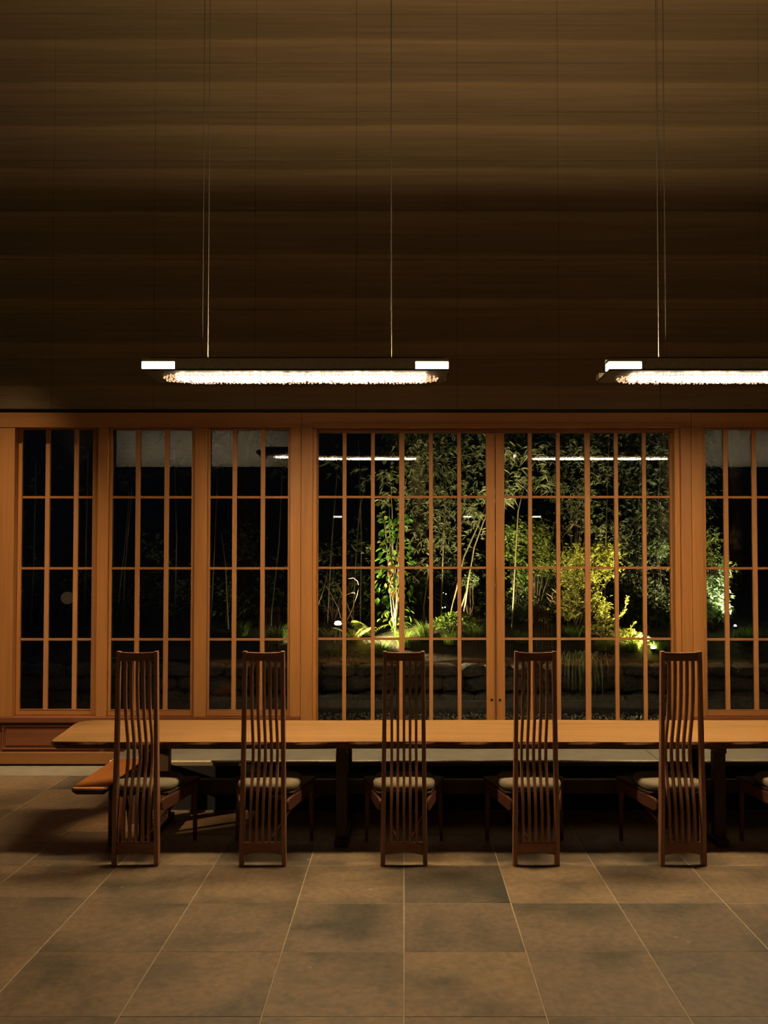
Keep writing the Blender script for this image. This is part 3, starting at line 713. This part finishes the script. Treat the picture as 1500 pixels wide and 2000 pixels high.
def grass_clump(px, py, Y, n, Lr, lab, mat='grass', spread=.18, arch=.6, name='grass_clump', grp=None, hang=0):
    c = at(px, py, Y); gz = soilz(Y, c.x) if Y > 11.5 else .6; root = empty(name, (c.x, Y, gz)); tag(root, lab, 'grass', grp)
    V = []; Fc = []
    for i in range(n):
        a = random.uniform(0, 2*PI); r0 = random.uniform(0, spread*.5); L = random.uniform(*Lr); ar = arch*random.uniform(.6, 1.3)
        x0, y0 = r0*math.cos(a), r0*math.sin(a); dx, dy = math.cos(a+random.uniform(-.5, .5)), math.sin(a+random.uniform(-.5, .5))
        if hang: dy = -abs(dy)-.4; dx *= .5
        w = .0035+.002*random.random(); sx, sy = -dy*w, dx*w; o_ = len(V)
        for k in range(5):
            f = k/4; h_ = L*(f-ar*f*f*.95) if not hang else L*(.35*math.sin(min(1, f*2)*PI*.5) - 1.25*max(0, f-.3))
            ho = L*.75*ar*f**1.5 if not hang else min(.22, .35*L*f*1.6)
            wf = 1-f*.85; V += [(x0+dx*ho-sx*wf, y0+dy*ho-sy*wf, h_), (x0+dx*ho+sx*wf, y0+dy*ho+sy*wf, h_)]
        for k in range(4): Fc.append((o_+2*k, o_+2*k+1, o_+2*k+3, o_+2*k+2))
    o = MB(); o.v = V; o.f = Fc; o.mi = [0]*len(Fc); b = o.build('blades', M[mat], root); b['kind'] = 'stuff'
    return root
def fern(px, py, Y, lab, n=7, L=.4, mat='yellow_leaf', grp=None, lean=None, zoff=0):
    c = at(px, py, Y); gz = soilz(Y, c.x); root = empty('fern', (c.x, Y, gz+zoff)); tag(root, lab, 'fern', grp)
    for k in range(n):
        a = 2*PI*k/n+random.uniform(-.3, .3); l = L*random.uniform(.7, 1.15)
        if lean is not None: a = lean+random.uniform(-.9, .9)
        V = []; Fc = []; m_ = 14
        for i in range(m_):
            f = i/(m_-1); ho = l*(f*.8); z = l*(1.0*f-.55*f*f); x, y = ho*math.cos(a), ho*math.sin(a)
            pl = l*.24*math.sin(PI*min(1, f*.9+.12)); sx, sy = -math.sin(a), math.cos(a)
            for s in (-1, 1):
                o_ = len(V); w = l*.028; fx, fy = math.cos(a)*w, math.sin(a)*w
                V += [(x-fx, y-fy, z), (x+fx, y+fy, z), (x+s*sx*pl+fx*2, y+s*sy*pl+fy*2, z-pl*.25)]; Fc.append((o_, o_+1, o_+2))
        mb = MB(); mb.v = V; mb.f = Fc; mb.mi = [0]*len(Fc); mb.build('frond', M[mat], root)
    return root

# retaining wall of dry stones
t = empty('retaining_wall', (0, 11.4, 0)); tag(t, 'low dark wall of rough stones across the garden, behind the gravel', 'wall'); t['kind'] = 'structure'
def stone_mesh(seed):
    r = random.Random(seed); import bmesh
    bm = bmesh.new(); bmesh.ops.create_icosphere(bm, subdivisions=2, radius=1)
    for v in bm.verts:
        c = v.co; m_ = max(abs(c.x), abs(c.y), abs(c.z)); c *= (.72/m_*.55+.45); c *= r.uniform(.93, 1.07)
    me = bpy.data.meshes.new('stone'); bm.to_mesh(me); bm.free(); me.materials.append(M['stone']); return me
SM = [stone_mesh(i) for i in range(6)]
rs = random.Random(5); zc = 0
for row in range(3):
    hh = (.24, .20, .17)[row]; x = -8.5+rs.uniform(0, .3)
    while x < 9.5:
        w = rs.uniform(.26, .52); o = bpy.data.objects.new('stone', rs.choice(SM)); C.objects.link(o); o.parent = t
        o.location = (x+w/2, .12+rs.uniform(-.03, .03), zc+hh/2-.02); o.scale = (w*.60, .2, hh*.64); o.rotation_euler = (rs.uniform(-.1, .1), rs.uniform(-.12, .12), rs.uniform(-.15, .15)); x += w
    zc += hh
MB().box(-10, 12, .14, .6, -.1, .60).build('backing', M['soil'], t)
o = boxo('garden_kerb', (-10, 12, 11.14, 11.20, -.03, .15), M['kerb'], None, .008); tag(o, 'thin level stone kerb between the gravel and the stone wall', 'kerb')
# gravel
nG = 15000; me = MB()
P = np.stack([RNG.uniform(-6, 7, nG), RNG.uniform(8.6, 11.12, nG), RNG.uniform(-.035, .0, nG)], 1)
oc = np.array([(1,0,0),(-1,0,0),(0,1,0),(0,-1,0),(0,0,1),(0,0,-1)], float); of = np.array([(4,0,2),(4,2,1),(4,1,3),(4,3,0),(5,2,0),(5,1,2),(5,3,1),(5,0,3)])
sc_ = RNG.uniform(.010, .026, (nG, 1, 1))*RNG.uniform(.6, 1.2, (nG, 1, 3)); ang = RNG.uniform(0, PI, nG); ca, sa = np.cos(ang), np.sin(ang)
V = oc[None]*sc_; V = np.stack([V[..., 0]*ca[:, None]-V[..., 1]*sa[:, None], V[..., 0]*sa[:, None]+V[..., 1]*ca[:, None], V[..., 2]], -1)+P[:, None]
T = (np.arange(nG)[:, None, None]*6+of[None]).reshape(-1)
gm = bpy.data.meshes.new('gravel'); gm.vertices.add(6*nG); gm.vertices.foreach_set('co', V.astype(np.float32).ravel()); gm.loops.add(len(T)); gm.loops.foreach_set('vertex_index', T.astype(np.int32))
gm.polygons.add(8*nG); gm.polygons.foreach_set('loop_start', np.arange(0, 24*nG, 3, dtype=np.int32)); gm.polygons.foreach_set('loop_total', np.full(8*nG, 3, np.int32)); gm.update(); gm.validate(); gm.materials.append(M['gravel'])
o = bpy.data.objects.new('gravel', gm); C.objects.link(o); tag(o, 'loose brown gravel outside the glazed doors', 'gravel', kind='stuff')

# --- broad-leaved shrub lit from below, left door leaf
LEAF = None
def leaf_mesh(mat, L=.12, w=.07, name='leaf'):
    v = [(0,0,0), (w*.35, L*.25, .006), (w*.5, L*.5, .008), (w*.3, L*.8, 0), (0, L, -.012), (-w*.3, L*.8, 0), (-w*.5, L*.5, .008), (-w*.35, L*.25, .006), (0, L*.5, -.006)]
    f = [(8, i, (i+1)) for i in range(0, 7)] + [(8, 7, 0)]
    me = bpy.data.meshes.new(name); me.from_pydata(v, [], f); me.update(); me.materials.append(mat); return me
def big_leaf_shrub(px0, px1, py0, py1, Y, n, lab, mats, L=.12, name='broadleaf_shrub', drop=.25):
    c = at((px0+px1)/2, py1, Y); gz = soilz(Y, c.x); root = empty(name, (c.x, Y, gz)); tag(root, lab, 'shrub')
    a, b = at(px0, py0, Y), at(px1, py1, Y); hw = (b.x-a.x)/2; z1 = a.z-gz; z0 = max(.05, b.z-gz)
    tips = [(random.uniform(-hw, hw)*.7, random.uniform(-.2, .2), random.uniform(.6, 1)*z1) for _ in range(7)]
    stems(root, (0, 0, 0), tips, r=.010, mat='culm', bend=.06)
    ms = [leaf_mesh(M[m_], L) for m_ in mats]
    for i in range(n):
        f = random.random(); z = z0+(z1-z0)*f; wv = 1.0-.55*abs(f-.35)
        o = bpy.data.objects.new('leaf', random.choice(ms)); C.objects.link(o); o.parent = root
        x, y = random.uniform(-hw, hw)*wv, random.uniform(-.22, .22)
        o.location = (x, y, z); o.rotation_euler = (random.uniform(-.9, .2)-drop, random.uniform(-.5, .5), math.atan2(y-.1, x)+random.uniform(-1, 1)-PI/2); o.scale = (random.uniform(.6, 1.25),)*3
    return root
big_leaf_shrub(736, 806, 1000, 1240, 12.4, 270, 'bright green broad-leaved shrub behind the left door leaf, beside the lit garden lamp', ['broad_leaf', 'broad_leaf', 'lime_leaf'], .105)
big_leaf_shrub(752, 795, 1085, 1170, 12.15, 26, 'small shrub with drooping russet leaves in front of the broad green one', ['orange_leaf'], .10, 'russet_shrub', .9)
big_leaf_shrub(735, 800, 900, 1010, 12.9, 60, 'high leafy spray hanging behind the left door leaf, above the broad green shrub', ['lime_leaf', 'bamboo_leaf'], .11, 'leafy_branch')
# ferns by the first lamp
fern(690, 1240, 12.0, 'yellow-green fern right of the lit lamp on the left of the garden', 9, .42)
fern(720, 1225, 12.25, 'fern with one long pale frond below the broad green shrub', 6, .5, 'lime_leaf')
fern(640, 1235, 12.1, 'low fern left of the lit garden lamp', 7, .3, 'lime_leaf')
for k, (px, py, Y, n, Lr, lab) in enumerate(((745, 1240, 11.75, 170, (.25, .42), 'green grass mound at the foot of the broad green shrub'),
        (790, 1240, 11.85, 260, (.35, .58), 'tall green grass mound right of the broad green shrub'), (830, 1240, 11.95, 260, (.35, .55), 'green grass mound behind the middle chair, with a cane rising from it'),
        (880, 1240, 11.8, 200, (.28, .45), 'low green grass mound left of the door stiles'), (925, 1240, 11.9, 180, (.28, .42), 'dim grass mound beside the door stiles'),
        (540, 1240, 11.9, 260, (.35, .55), 'dim green grass mound seen through the third window'), (470, 1245, 12.2, 160, (.3, .45), 'dark grass tuft at the left of the third window'),
        (1020, 1240, 11.9, 160, (.25, .4), 'dim grass tuft low behind the right door leaf'), (1180, 1265, 11.75, 240, (.22, .36), 'grass below the yellow bushes, left of the right lamp'),
        (1235, 1270, 11.75, 300, (.2, .34), 'bright lime grass just left of the right garden lamp'), (1285, 1275, 11.8, 180, (.2, .32), 'lime grass just right of the right garden lamp'),
        (1460, 1240, 11.9, 200, (.3, .45), 'dim arching grass beside the far white lamp'), (1120, 1240, 12.0, 160, (.25, .4), 'dark grass tuft under the yellow bush'),
        (655, 1262, 11.7, 160, (.18, .3), 'short grass in front of the lit lamp on the left'))):
    grass_clump(px, py, Y, int(n*1.6), (Lr[0]*.8, Lr[1]*.85), lab, grp='grass mounds in the garden')
grass_clump(1122, 1290, 11.52, 110, (.45, .8), 'long pale grass hanging down over the stone wall', 'bamboo_leaf', .5, hang=1, name='hanging_grass')
grass_clump(1175, 1290, 11.52, 40, (.3, .55), 'thin grass wisps hanging over the stone wall, right of the long ones', 'dry', .4, hang=1, name='hanging_grass')
grass_clump(660, 1285, 11.6, 110, (.25, .45), 'tangle of dry straw on the wall top below the left lamp', 'dry', .5, arch=1.0, name='dry_grass_tangle')
# bare twigs
t = empty('bare_twig_bush', (at(665, 1200, 12.3).x, 12.3, soilz(12.3, -1))); tag(t, 'bare pinkish twigs arching over the lit lamp on the left', 'shrub')
b0 = t.location
for (a, b_) in (((640, 1120), (690, 1215)), ((655, 1135), (676, 1205)), ((700, 1150), (678, 1212)), ((694, 1160), (672, 1165)), ((628, 1135), (668, 1215)), ((640, 1110), (622, 1180)), ((700, 1142), (680, 1130))):
    p = at(a[0], a[1], 12.3)-b0; q = at(b_[0], b_[1], 12.3)-b0; m_ = (p+q)/2+Vector((.05, 0, .06))
    MB().tube([q, q.lerp(m_, .6), m_.lerp(p, .5), p], [.006, .005, .004, .003], 5).build('twig', M['dry'] if a[0] < 690 else plain('pink_twig', (.55, .30, .2), .6), t, smooth=True)
MB().tube([at(650, 1286, 11.8)-b0, at(672, 1268, 11.8)-b0], .016, 6).build('fallen_branch', M['culm'], t)
# bamboo behind the doors
def culm_px(pts, Y, r, root, off):
    P_ = [at(x, y, Y)-off for x, y in pts]; MB().tube(P_, [r*(1-.4*i/len(P_)) for i in range(len(P_))], 6).build('culm', M['culm'], root, smooth=True)
def bamboo_px(lab, Y, culms, sprays, n, L=.13, mat='bamboo_leaf', name='bamboo', r=.012, grp=None, w=.14):
    bx, by = culms[0][0]; c = at(bx, by, Y); off = Vector((c.x, Y, soilz(Y, c.x))); root = empty(name, off); tag(root, lab, 'bamboo', grp)
    for cu in culms:
        q = at(cu[0][0], cu[0][1], Y); low = Vector((q.x, Y, soilz(Y, q.x)-.02))-off
        P_ = [low]+[at(x, y, Y)-off for x, y in cu]; MB().tube(P_, [r*(1-.4*i/len(P_)) for i in range(len(P_))], 6).build('culm', M['culm'], root, smooth=True)
    Ps = []; Ds = []
    for (x, y, rx, ry) in sprays:
        k = int(n*rx*ry/400)+8
        for _ in range(k):
            px = random.gauss(x, rx*.55); py = random.gauss(y, ry*.55); q = at(px, py, Y+random.uniform(-.45, .45))-off
            if q.z < .05: continue
            a = random.uniform(0, 2*PI)
            for _k in range(4): aa = a+random.uniform(-.8, .8); Ps.append(q); Ds.append((math.cos(aa), math.sin(aa)*.7-.3, random.uniform(-1.0, .2)))
    leaves('foliage', M[mat], root, Ps, Ds, L*RNG.uniform(.5, 1.2, len(Ps)), w, .2)
    return root
bamboo_px('bamboo with dense pale leaves filling the middle of the left door leaf', 12.9, [[(828, 1182), (834, 1140), (841, 1090), (846, 1000), (850, 860)], [(862, 1190), (866, 1050), (874, 900)]],
          [(820, 900, 38, 60), (850, 960, 50, 70), (900, 900, 45, 70), (835, 1030, 40, 50), (905, 1000, 40, 60), (820, 1110, 26, 45), (940, 880, 25, 50), (800, 960, 22, 40), (870, 1060, 30, 40)], 22, name='bamboo', L=.095)
bamboo_px('pair of pale bamboo canes leaning right beside the door stiles', 12.3, [[(880, 1200), (905, 1090), (932, 1030), (955, 975)], [(905, 1205), (915, 1130), (926, 1070), (944, 1020), (968, 970)], [(896, 1215), (900, 1190), (912, 1150)]],
          [(950, 970, 22, 20), (925, 1000, 15, 12)], 13, name='bamboo', L=.13)
bamboo_px('bamboo spray with pale blades at the top left of the right door leaf', 12.5, [[(985, 1230), (980, 1050), (990, 940), (998, 860)], [(1000, 1220), (1012, 1000), (1040, 880)]],
          [(995, 880, 20, 30), (1010, 930, 30, 30), (1050, 880, 30, 22), (1000, 960, 20, 30), (1060, 940, 35, 30)], 10, name='bamboo', L=.14)
bamboo_px('dim bamboo filling the upper right door leaf', 13.3, [[(1180, 1220), (1185, 1000), (1190, 850)], [(1250, 1220), (1247, 1000), (1255, 850)], [(1290, 1220), (1286, 980), (1292, 850)]],
          [(1120, 960, 45, 50), (1180, 900, 50, 60), (1240, 940, 45, 60), (1290, 900, 30, 60), (1210, 1030, 50, 45), (1280, 1030, 35, 50), (1130, 880, 40, 35), (1250, 1110, 45, 40), (1080, 930, 35, 35), (1200, 1130, 40, 40), (1290, 1170, 30, 40), (1060, 1180, 50, 30), (1150, 1000, 40, 40)], 20, name='bamboo', L=.085)
bamboo_px('thin dark canes seen through the second window', 12.6, [[(225, 1245), (236, 1130), (246, 1050), (253, 960)], [(240, 1245), (243, 1120), (258, 950)], [(340, 1240), (345, 1050), (340, 880)]],
          [(250, 930, 20, 40), (345, 900, 25, 40)], 3, name='bamboo')
bamboo_px('thin dark canes seen through the third window', 12.6, [[(410, 1240), (418, 1090), (425, 930)], [(446, 1230), (440, 1100), (432, 1040)], [(530, 1200), (545, 1060), (552, 900)]],
          [(425, 900, 18, 40), (550, 900, 20, 40)], 3, name='bamboo')
bamboo_px('thin dark canes in the left half of the left door leaf', 12.9, [[(640, 1215), (648, 1060), (660, 900)], [(690, 1200), (697, 1060), (703, 990), (718, 925)], [(704, 1200), (706, 1060), (700, 860)]],
          [(650, 900, 22, 35), (715, 930, 20, 25), (756, 930, 16, 20), (756, 970, 14, 12)], 6, name='bamboo')
bamboo_px('thin dark canes seen through the leftmost window', 12.6, [[(60, 1245), (66, 1100), (70, 900)], [(165, 1245), (168, 1060), (172, 880)]], [(70, 950, 25, 60), (160, 930, 20, 60)], 2, name='bamboo')
# trees: trunks with dim crowns
def tree(px, Y, r, h, lab, n, crown_z, rx, rz, mat='dim_leaf', L=.09):
    c = at(px, 1200, Y); gz = soilz(Y, c.x); root = empty('tree', (c.x, Y, gz)); tag(root, lab, 'tree', 'trees at the back of the garden')
    MB().tube([(0, 0, -.1), (.03, 0, h*.3), (-.02, .03, h*.6), (.05, 0, h)], [r*1.2, r, r*.8, r*.45], 10).build('trunk', M['barkdark'], root, smooth=True)
    for k in range(4):
        a = k*1.7; MB().tube([(0, 0, h*(.45+.1*k)), (rx*.4*math.cos(a), rx*.4*math.sin(a), h*(.6+.1*k)), (rx*.8*math.cos(a), rx*.8*math.sin(a), h*(.7+.12*k))], [r*.4, r*.28, r*.12], 6).build('branch', M['barkdark'], root, smooth=True)
    P, D = blob(n, (0, 0, crown_z), (rx, rx*.8, rz), .3, 40); D = D+RNG.normal(0, .7, D.shape); leaves('foliage', M[mat], root, P, D, L*RNG.uniform(.6, 1.3, len(P)), .35)
for a in ((815, 14.2, .14, 5.2, 'brown-barked tree standing behind the pale bamboo', 7000, 3.4, .9, 1.6), (1180, 16.0, .13, 5.5, 'dark tree behind the yellow bushes', 9000, 2.8, 1.0, 2.0),
          (1300, 14.6, .12, 5.0, 'dark tree behind the right door post', 7000, 2.6, .9, 1.9), (170, 14.4, .16, 5.5, 'thick dark tree behind the leftmost window', 4000, 4.2, 1.0, 1.2),
          (470, 15.2, .13, 5.5, 'dark tree behind the third window', 5000, 4.0, 1.0, 1.4), (1440, 15.0, .12, 5.2, 'dark tree behind the window at the right edge', 5000, 4.1, 1.0, 1.2),
          (980, 16.4, .12, 5.5, 'dark tree behind the door stiles', 8000, 2.8, .9, 2.1)):
    tree(*a)
# lit shrubs behind the right leaf
def spray(lab, Y, sprays, n, L, mat, grp=None, w=.4, st=5):
    x0, y0 = sprays[0][0], max(q[1]+q[3] for q in sprays); c = at(x0, y0, Y); off = Vector((c.x, Y, soilz(Y, c.x))); root = empty('leafy_shrub', off); tag(root, lab, 'shrub', grp)
    for (x, y, rx, ry) in sprays:
        for _ in range(st):
            q = at(random.gauss(x, rx*.5), random.gauss(y, ry*.5), Y+random.uniform(-.2, .2))-off
            if q.z < .1: continue
            m_ = Vector((q.x*.45, q.y*.5, q.z*.55)); MB().tube([(0, 0, -.03), m_, q], [.008, .006, .002], 4).build('stem', M['barkdark'], root, smooth=True)
    Ps = []; Ds = []
    for (x, y, rx, ry) in sprays:
        for _ in range(max(6, int(n*rx*ry/400))):
            q = at(random.gauss(x, rx*.52), random.gauss(y, ry*.52), Y+random.gauss(0, .16))-off
            if q.z < .03: continue
            a = random.uniform(0, 2*PI); k_ = random.choice((3, 5, 7)); dx, dz = random.uniform(-.06, .06), random.uniform(-.05, .03)
            for _k in range(k_):
                f = _k/k_; aa = a+random.uniform(-.9, .9); Ps.append(q+Vector((dx*f, 0, dz*f))); Ds.append((math.cos(aa), math.sin(aa)*.7-.3, random.uniform(-.8, .5)))
    leaves('foliage', M[mat], root, Ps, Ds, L*RNG.uniform(.5, 1.3, len(Ps)), w, .15)
    return root
spray('fine-leaved lime green bush at mid height, left of the yellow bush', 12.6, [(1045, 1048, 42, 32), (1070, 1085, 26, 26), (1060, 1110, 28, 16)], 105, .05, 'lime_leaf', w=.3)
spray('dim green bush beside the door stiles, left of the lime green one', 12.9, [(1008, 1085, 26, 42), (1000, 1040, 18, 25), (1025, 1130, 30, 26)], 75, .05, 'grass', w=.3)
spray('brightest yellow bush behind the right door leaf', 12.2, [(1132, 1088, 34, 22), (1175, 1078, 30, 22), (1110, 1118, 24, 18), (1190, 1105, 22, 18), (1150, 1128, 34, 16)], 120, .05, 'yellow_leaf')
spray('lower yellow-green bush just under the brightest one', 12.1, [(1122, 1160, 28, 26), (1160, 1170, 22, 20), (1175, 1200, 20, 18), (1110, 1195, 24, 16)], 62, .05, 'yellow_leaf')
spray('small yellow spray beside the upright spiky plant', 12.0, [(1178, 1195, 16, 26), (1190, 1230, 22, 12), (1160, 1225, 18, 10)], 60, .045, 'yellow_leaf')
spray('thin-leaved olive shrub rising above the yellow bush', 12.8, [(1120, 1000, 34, 34), (1135, 960, 30, 24), (1165, 1035, 26, 20)], 34, .05, 'bamboo_leaf', w=.3)
spray('dim leafy shrub filling the right side of the right door leaf', 13.0, [(1235, 1130, 32, 40), (1285, 1150, 26, 50), (1215, 1050, 30, 34), (1270, 1010, 36, 40), (1240, 1190, 30, 24)], 34, .055, 'bamboo_leaf', w=.35)
spray('dim leafy shrub low behind the lime green bush', 12.9, [(1040, 1170, 44, 34), (1090, 1200, 34, 26), (1010, 1200, 24, 26), (1070, 1140, 34, 24)], 40, .055, 'dim_leaf', w=.35)
spray('dark leafy shrub behind the pale bamboo canes', 13.1, [(900, 1110, 44, 40), (930, 1160, 26, 40), (860, 1130, 30, 40), (825, 1150, 24, 30)], 42, .06, 'dim_leaf', w=.35)
spray('dim leafy shrub behind the bare twigs', 12.9, [(650, 1150, 34, 36), (700, 1130, 34, 34), (640, 1080, 24, 30), (700, 1060, 30, 34), (735, 1180, 24, 26)], 26, .055, 'bamboo_leaf', w=.3)
spray('sparse dim shrub seen through the second window', 12.9, [(250, 1180, 34, 40), (340, 1150, 34, 44), (300, 1080, 40, 40)], 16, .06, 'white_leaf', w=.3)
spray('sparse dim shrub seen through the third window', 12.9, [(440, 1150, 34, 44), (520, 1130, 34, 44), (480, 1060, 40, 40)], 16, .06, 'bamboo_leaf', w=.3)
spray('sparse dim shrub seen through the leftmost window', 12.9, [(70, 1120, 26, 50), (150, 1150, 26, 44)], 14, .06, 'white_leaf', w=.3)
shrub(1250, 1085, 13.2, .45, .35, 1800, 'dim_leaf', 'dim grey-green bush high on the right of the right door leaf', .06, .35, clumps=16)
shrub(1285, 1070, 12.9, .16, .13, 420, 'white_leaf', 'small pale-tipped bush beside the right door post', .06, .4)
shrub(1225, 1252, 11.9, .28, .14, 900, 'yellow_leaf', 'low glowing yellow plant left of the right garden lamp', .06, .35)
spray('white-lit bush seen through the window at the right edge', 12.4, [(1395, 1150, 26, 40), (1410, 1185, 22, 26), (1385, 1195, 18, 20)], 95, .07, 'white_leaf', w=.28)
spray('green bush above the white-lit one at the right edge', 12.8, [(1395, 1085, 22, 34), (1385, 1050, 20, 20), (1420, 1110, 16, 24)], 50, .06, 'lime_leaf', w=.3)
shrub(890, 1218, 12.3, .30, .14, 800, 'grass', 'low dark leafy plant left of the door stiles', .07, .5)
shrub(918, 1135, 12.8, .12, .10, 260, 'white_leaf', 'small pale flowering tuft near the tiny white lights', .05, .4)
shrub(690, 1170, 13.4, .6, .5, 2200, 'dim_leaf', 'dark bush behind the bare twigs', .07, .4)
shrub(330, 1180, 13.2, .9, .5, 2600, 'dim_leaf', 'dark bush low behind the second window', .07, .4)
shrub(100, 1190, 13.2, .8, .5, 2200, 'dim_leaf', 'dark bush low behind the leftmost window', .07, .4)
shrub(500, 1200, 13.4, .7, .4, 2000, 'dim_leaf', 'dark bush low behind the third window', .07, .4)
shrub(1060, 1190, 13.0, .6, .45, 2600, 'dim_leaf', 'dark bush low behind the lime green one', .07, .4)
shrub(1270, 1190, 13.0, .5, .45, 2200, 'dim_leaf', 'dark bush low beside the right door post', .07, .4)
# spiky upright plant
t = empty('spiky_plant', (at(1190, 1210, 11.95).x, 11.95, soilz(11.95, 3))); tag(t, 'spiky plant with bottlebrush stems curving up, right of the yellow bushes', 'plant'); b0 = t.location
def brush(pts, L=.05, n=130):
    P_ = [at(x, y, 11.95)-b0 for x, y in pts]; MB().tube(P_, .006, 5).build('stem', M['lime_leaf'], t)
    Ps = []; Ds = []
    for _ in range(n):
        f = random.random()*(len(P_)-1); i = min(int(f), len(P_)-2); p = P_[i].lerp(P_[i+1], f-i); d = (P_[i+1]-P_[i]).normalized(); a = random.uniform(0, 2*PI); s1 = d.orthogonal().normalized(); s2 = d.cross(s1)
        Ps.append(p); Ds.append(tuple(s1*math.cos(a)+s2*math.sin(a)+d*.9))
    leaves('needles', M['yellow_leaf'], t, Ps, Ds, L, .2)
brush([(1165, 1215), (1195, 1210), (1212, 1203), (1220, 1190), (1225, 1166)]); brush([(1215, 1235), (1230, 1228), (1241, 1213)], .04, 60); brush([(1170, 1225), (1200, 1222), (1222, 1230)], .04, 60)
# fallen pale twigs under the yellow bush
shrub(1110, 1180, 12.3, .25, .14, 120, 'dry', 'dry twiggy plant under the yellow bushes', .16, .06, dirn=(.2, -.3, .9))
t = empty('bare_branch', (at(1115, 1030, 12.7).x, 12.7, 1.0)); tag(t, 'bare brown branches crossing above the yellow bush', 'branch'); b0 = t.location
for a in (((1098, 1050), (1120, 1022), (1142, 998)), ((1105, 1030), (1118, 1022), (1135, 1030)), ((1110, 1040), (1128, 1010), (1126, 985)), ((1115, 1200), (1104, 1120), (1098, 1050))):
    MB().tube([at(x, y, 12.7)-b0 for x, y in a], [.009, .007, .005], 5).build('twig', M['dry'], t)

# garden lamps
def spot(loc, tgt, e, col, size, parent, soft=.03, blend=.5):
    l = bpy.data.lights.new('garden_beam', 'SPOT'); l.energy = e; l.color = col; l.spot_size = math.radians(size); l.spot_blend = blend; l.shadow_soft_size = soft
    o = bpy.data.objects.new('garden_beam', l); C.objects.link(o); o.location = loc; o.rotation_euler = (Vector(tgt)-Vector(loc)).to_track_quat('-Z', 'Y').to_euler()
    return o
def garden_spotlight(px, py, Y, tgts, lab, e, col=(1, .80, .45), glow=(1, .85, .5), s=30, legs=True, r=.035, size=60):
    c = at(px, py, Y); gz = soilz(Y, c.x); root = empty('garden_lamp', (c.x, Y, gz)); tag(root, lab, 'lamp', 'garden lamps'); h = c.z-gz
    for sx in (-1, 1): MB().tube([(sx*.045, 0, -.02), (sx*.012, 0, h-.02)], .006, 6).build('leg', plain('pale_stake', (.6, .5, .35), .5), root)
    MB().lathe([(0, -.03), (.03, -.03), (.038, 0), (.038, .01), (.033, .01), (.033, 0), (0, -.005)], 16, (0, 0, h)).build('housing', M['iron'], root, smooth=True)
    MB().lathe([(0, -.5*r), (.8*r, -.3*r), (r, 0), (.75*r, .6*r), (0, .8*r)], 14, (0, 0, h+.02)).build('lens', emit('lamp_lens_%d' % px, glow, s), root, smooth=True)
    for tg in tgts:
        T_ = at(*tg[:3]); o = spot(Vector((c.x, Y-.03, c.z+.08)), T_, e*tg[3], col, size, root); 
        o.parent = root; o.location = Vector((0, -.03, h+.08))
    return root
garden_spotlight(660, 1221, 11.95, [(765, 1090, 12.3, 1.0), (720, 1225, 12.0, .8), (830, 1225, 12.0, 1.8)], 'small lit garden lamp on two short legs, among ferns on the left', 165, legs=True, s=10, r=.05)
garden_spotlight(1276, 1268, 11.75, [(1150, 1110, 12.2, 1.0), (1225, 1250, 11.85, .25), (1130, 1230, 12.0, .3)], 'lit garden lamp in lime grass, low behind the right door leaf', 260, (1, .82, .38), s=10, r=.035)
garden_spotlight(1436, 1225, 12.0, [(1400, 1130, 12.4, 1.0)], 'small white garden lamp shining in the window at the right edge', 110, (.95, 1, .82), (1, 1, .95), 12, r=.018)
garden_spotlight(958, 1235, 12.0, [(1040, 1060, 12.6, .9), (880, 940, 12.9, 1.0)], 'garden lamp hidden behind the meeting stiles of the doors', 85, (1, .82, .5), s=6, r=.02, size=75)
garden_spotlight(1150, 1240, 12.6, [(1200, 930, 13.3, 1.0)], 'garden lamp hidden behind the yellow bushes', 60, (1, .82, .55), s=5, r=.02, size=80)
garden_spotlight(1342, 1235, 12.1, [(1270, 960, 13.2, 1.0)], 'added garden lamp hidden behind the right door post', 60, (1, .85, .6), s=5, r=.02, size=85)  # unseen lamp added to light the leaves on the right side
garden_spotlight(588, 1250, 12.0, [(520, 1235, 12.1, .5), (660, 1100, 12.9, .5)], 'added garden lamp hidden behind the post left of the doors', 14, (1, .85, .55), s=5, r=.02, size=80)  # unseen lamp added to light plants around the left windows
for i, (px, py, Y) in enumerate(((866, 1159, 13.5), (871, 1161, 13.5), (864, 1188, 13.0), (869, 1187, 13.0), (1021, 1167, 13.3), (1021, 1203, 12.9))):
    c = at(px, py, Y); r = empty('tiny_light', (c.x, c.y, soilz(Y, c.x)))
    tag(r, ['left tiny white light of the upper pair on the slope', 'right tiny white light of the upper pair on the slope', 'left tiny white light of the lower pair, above the grass', 'right tiny white light of the lower pair, above the grass', 'upper tiny white light right of the door stiles', 'lower tiny white light right of the door stiles'][i], 'light', 'tiny white lights')
    h = c.z-r.location.z; MB().tube([(0, 0, -.02), (0, 0, h)], .004, 5).build('stake', M['iron'], r); MB().lathe([(0, -.008), (.009, 0), (0, .008)], 8, (0, 0, h+.008)).build('bulb', emit('tiny_bulb', (.85, .95, 1), 6), r)
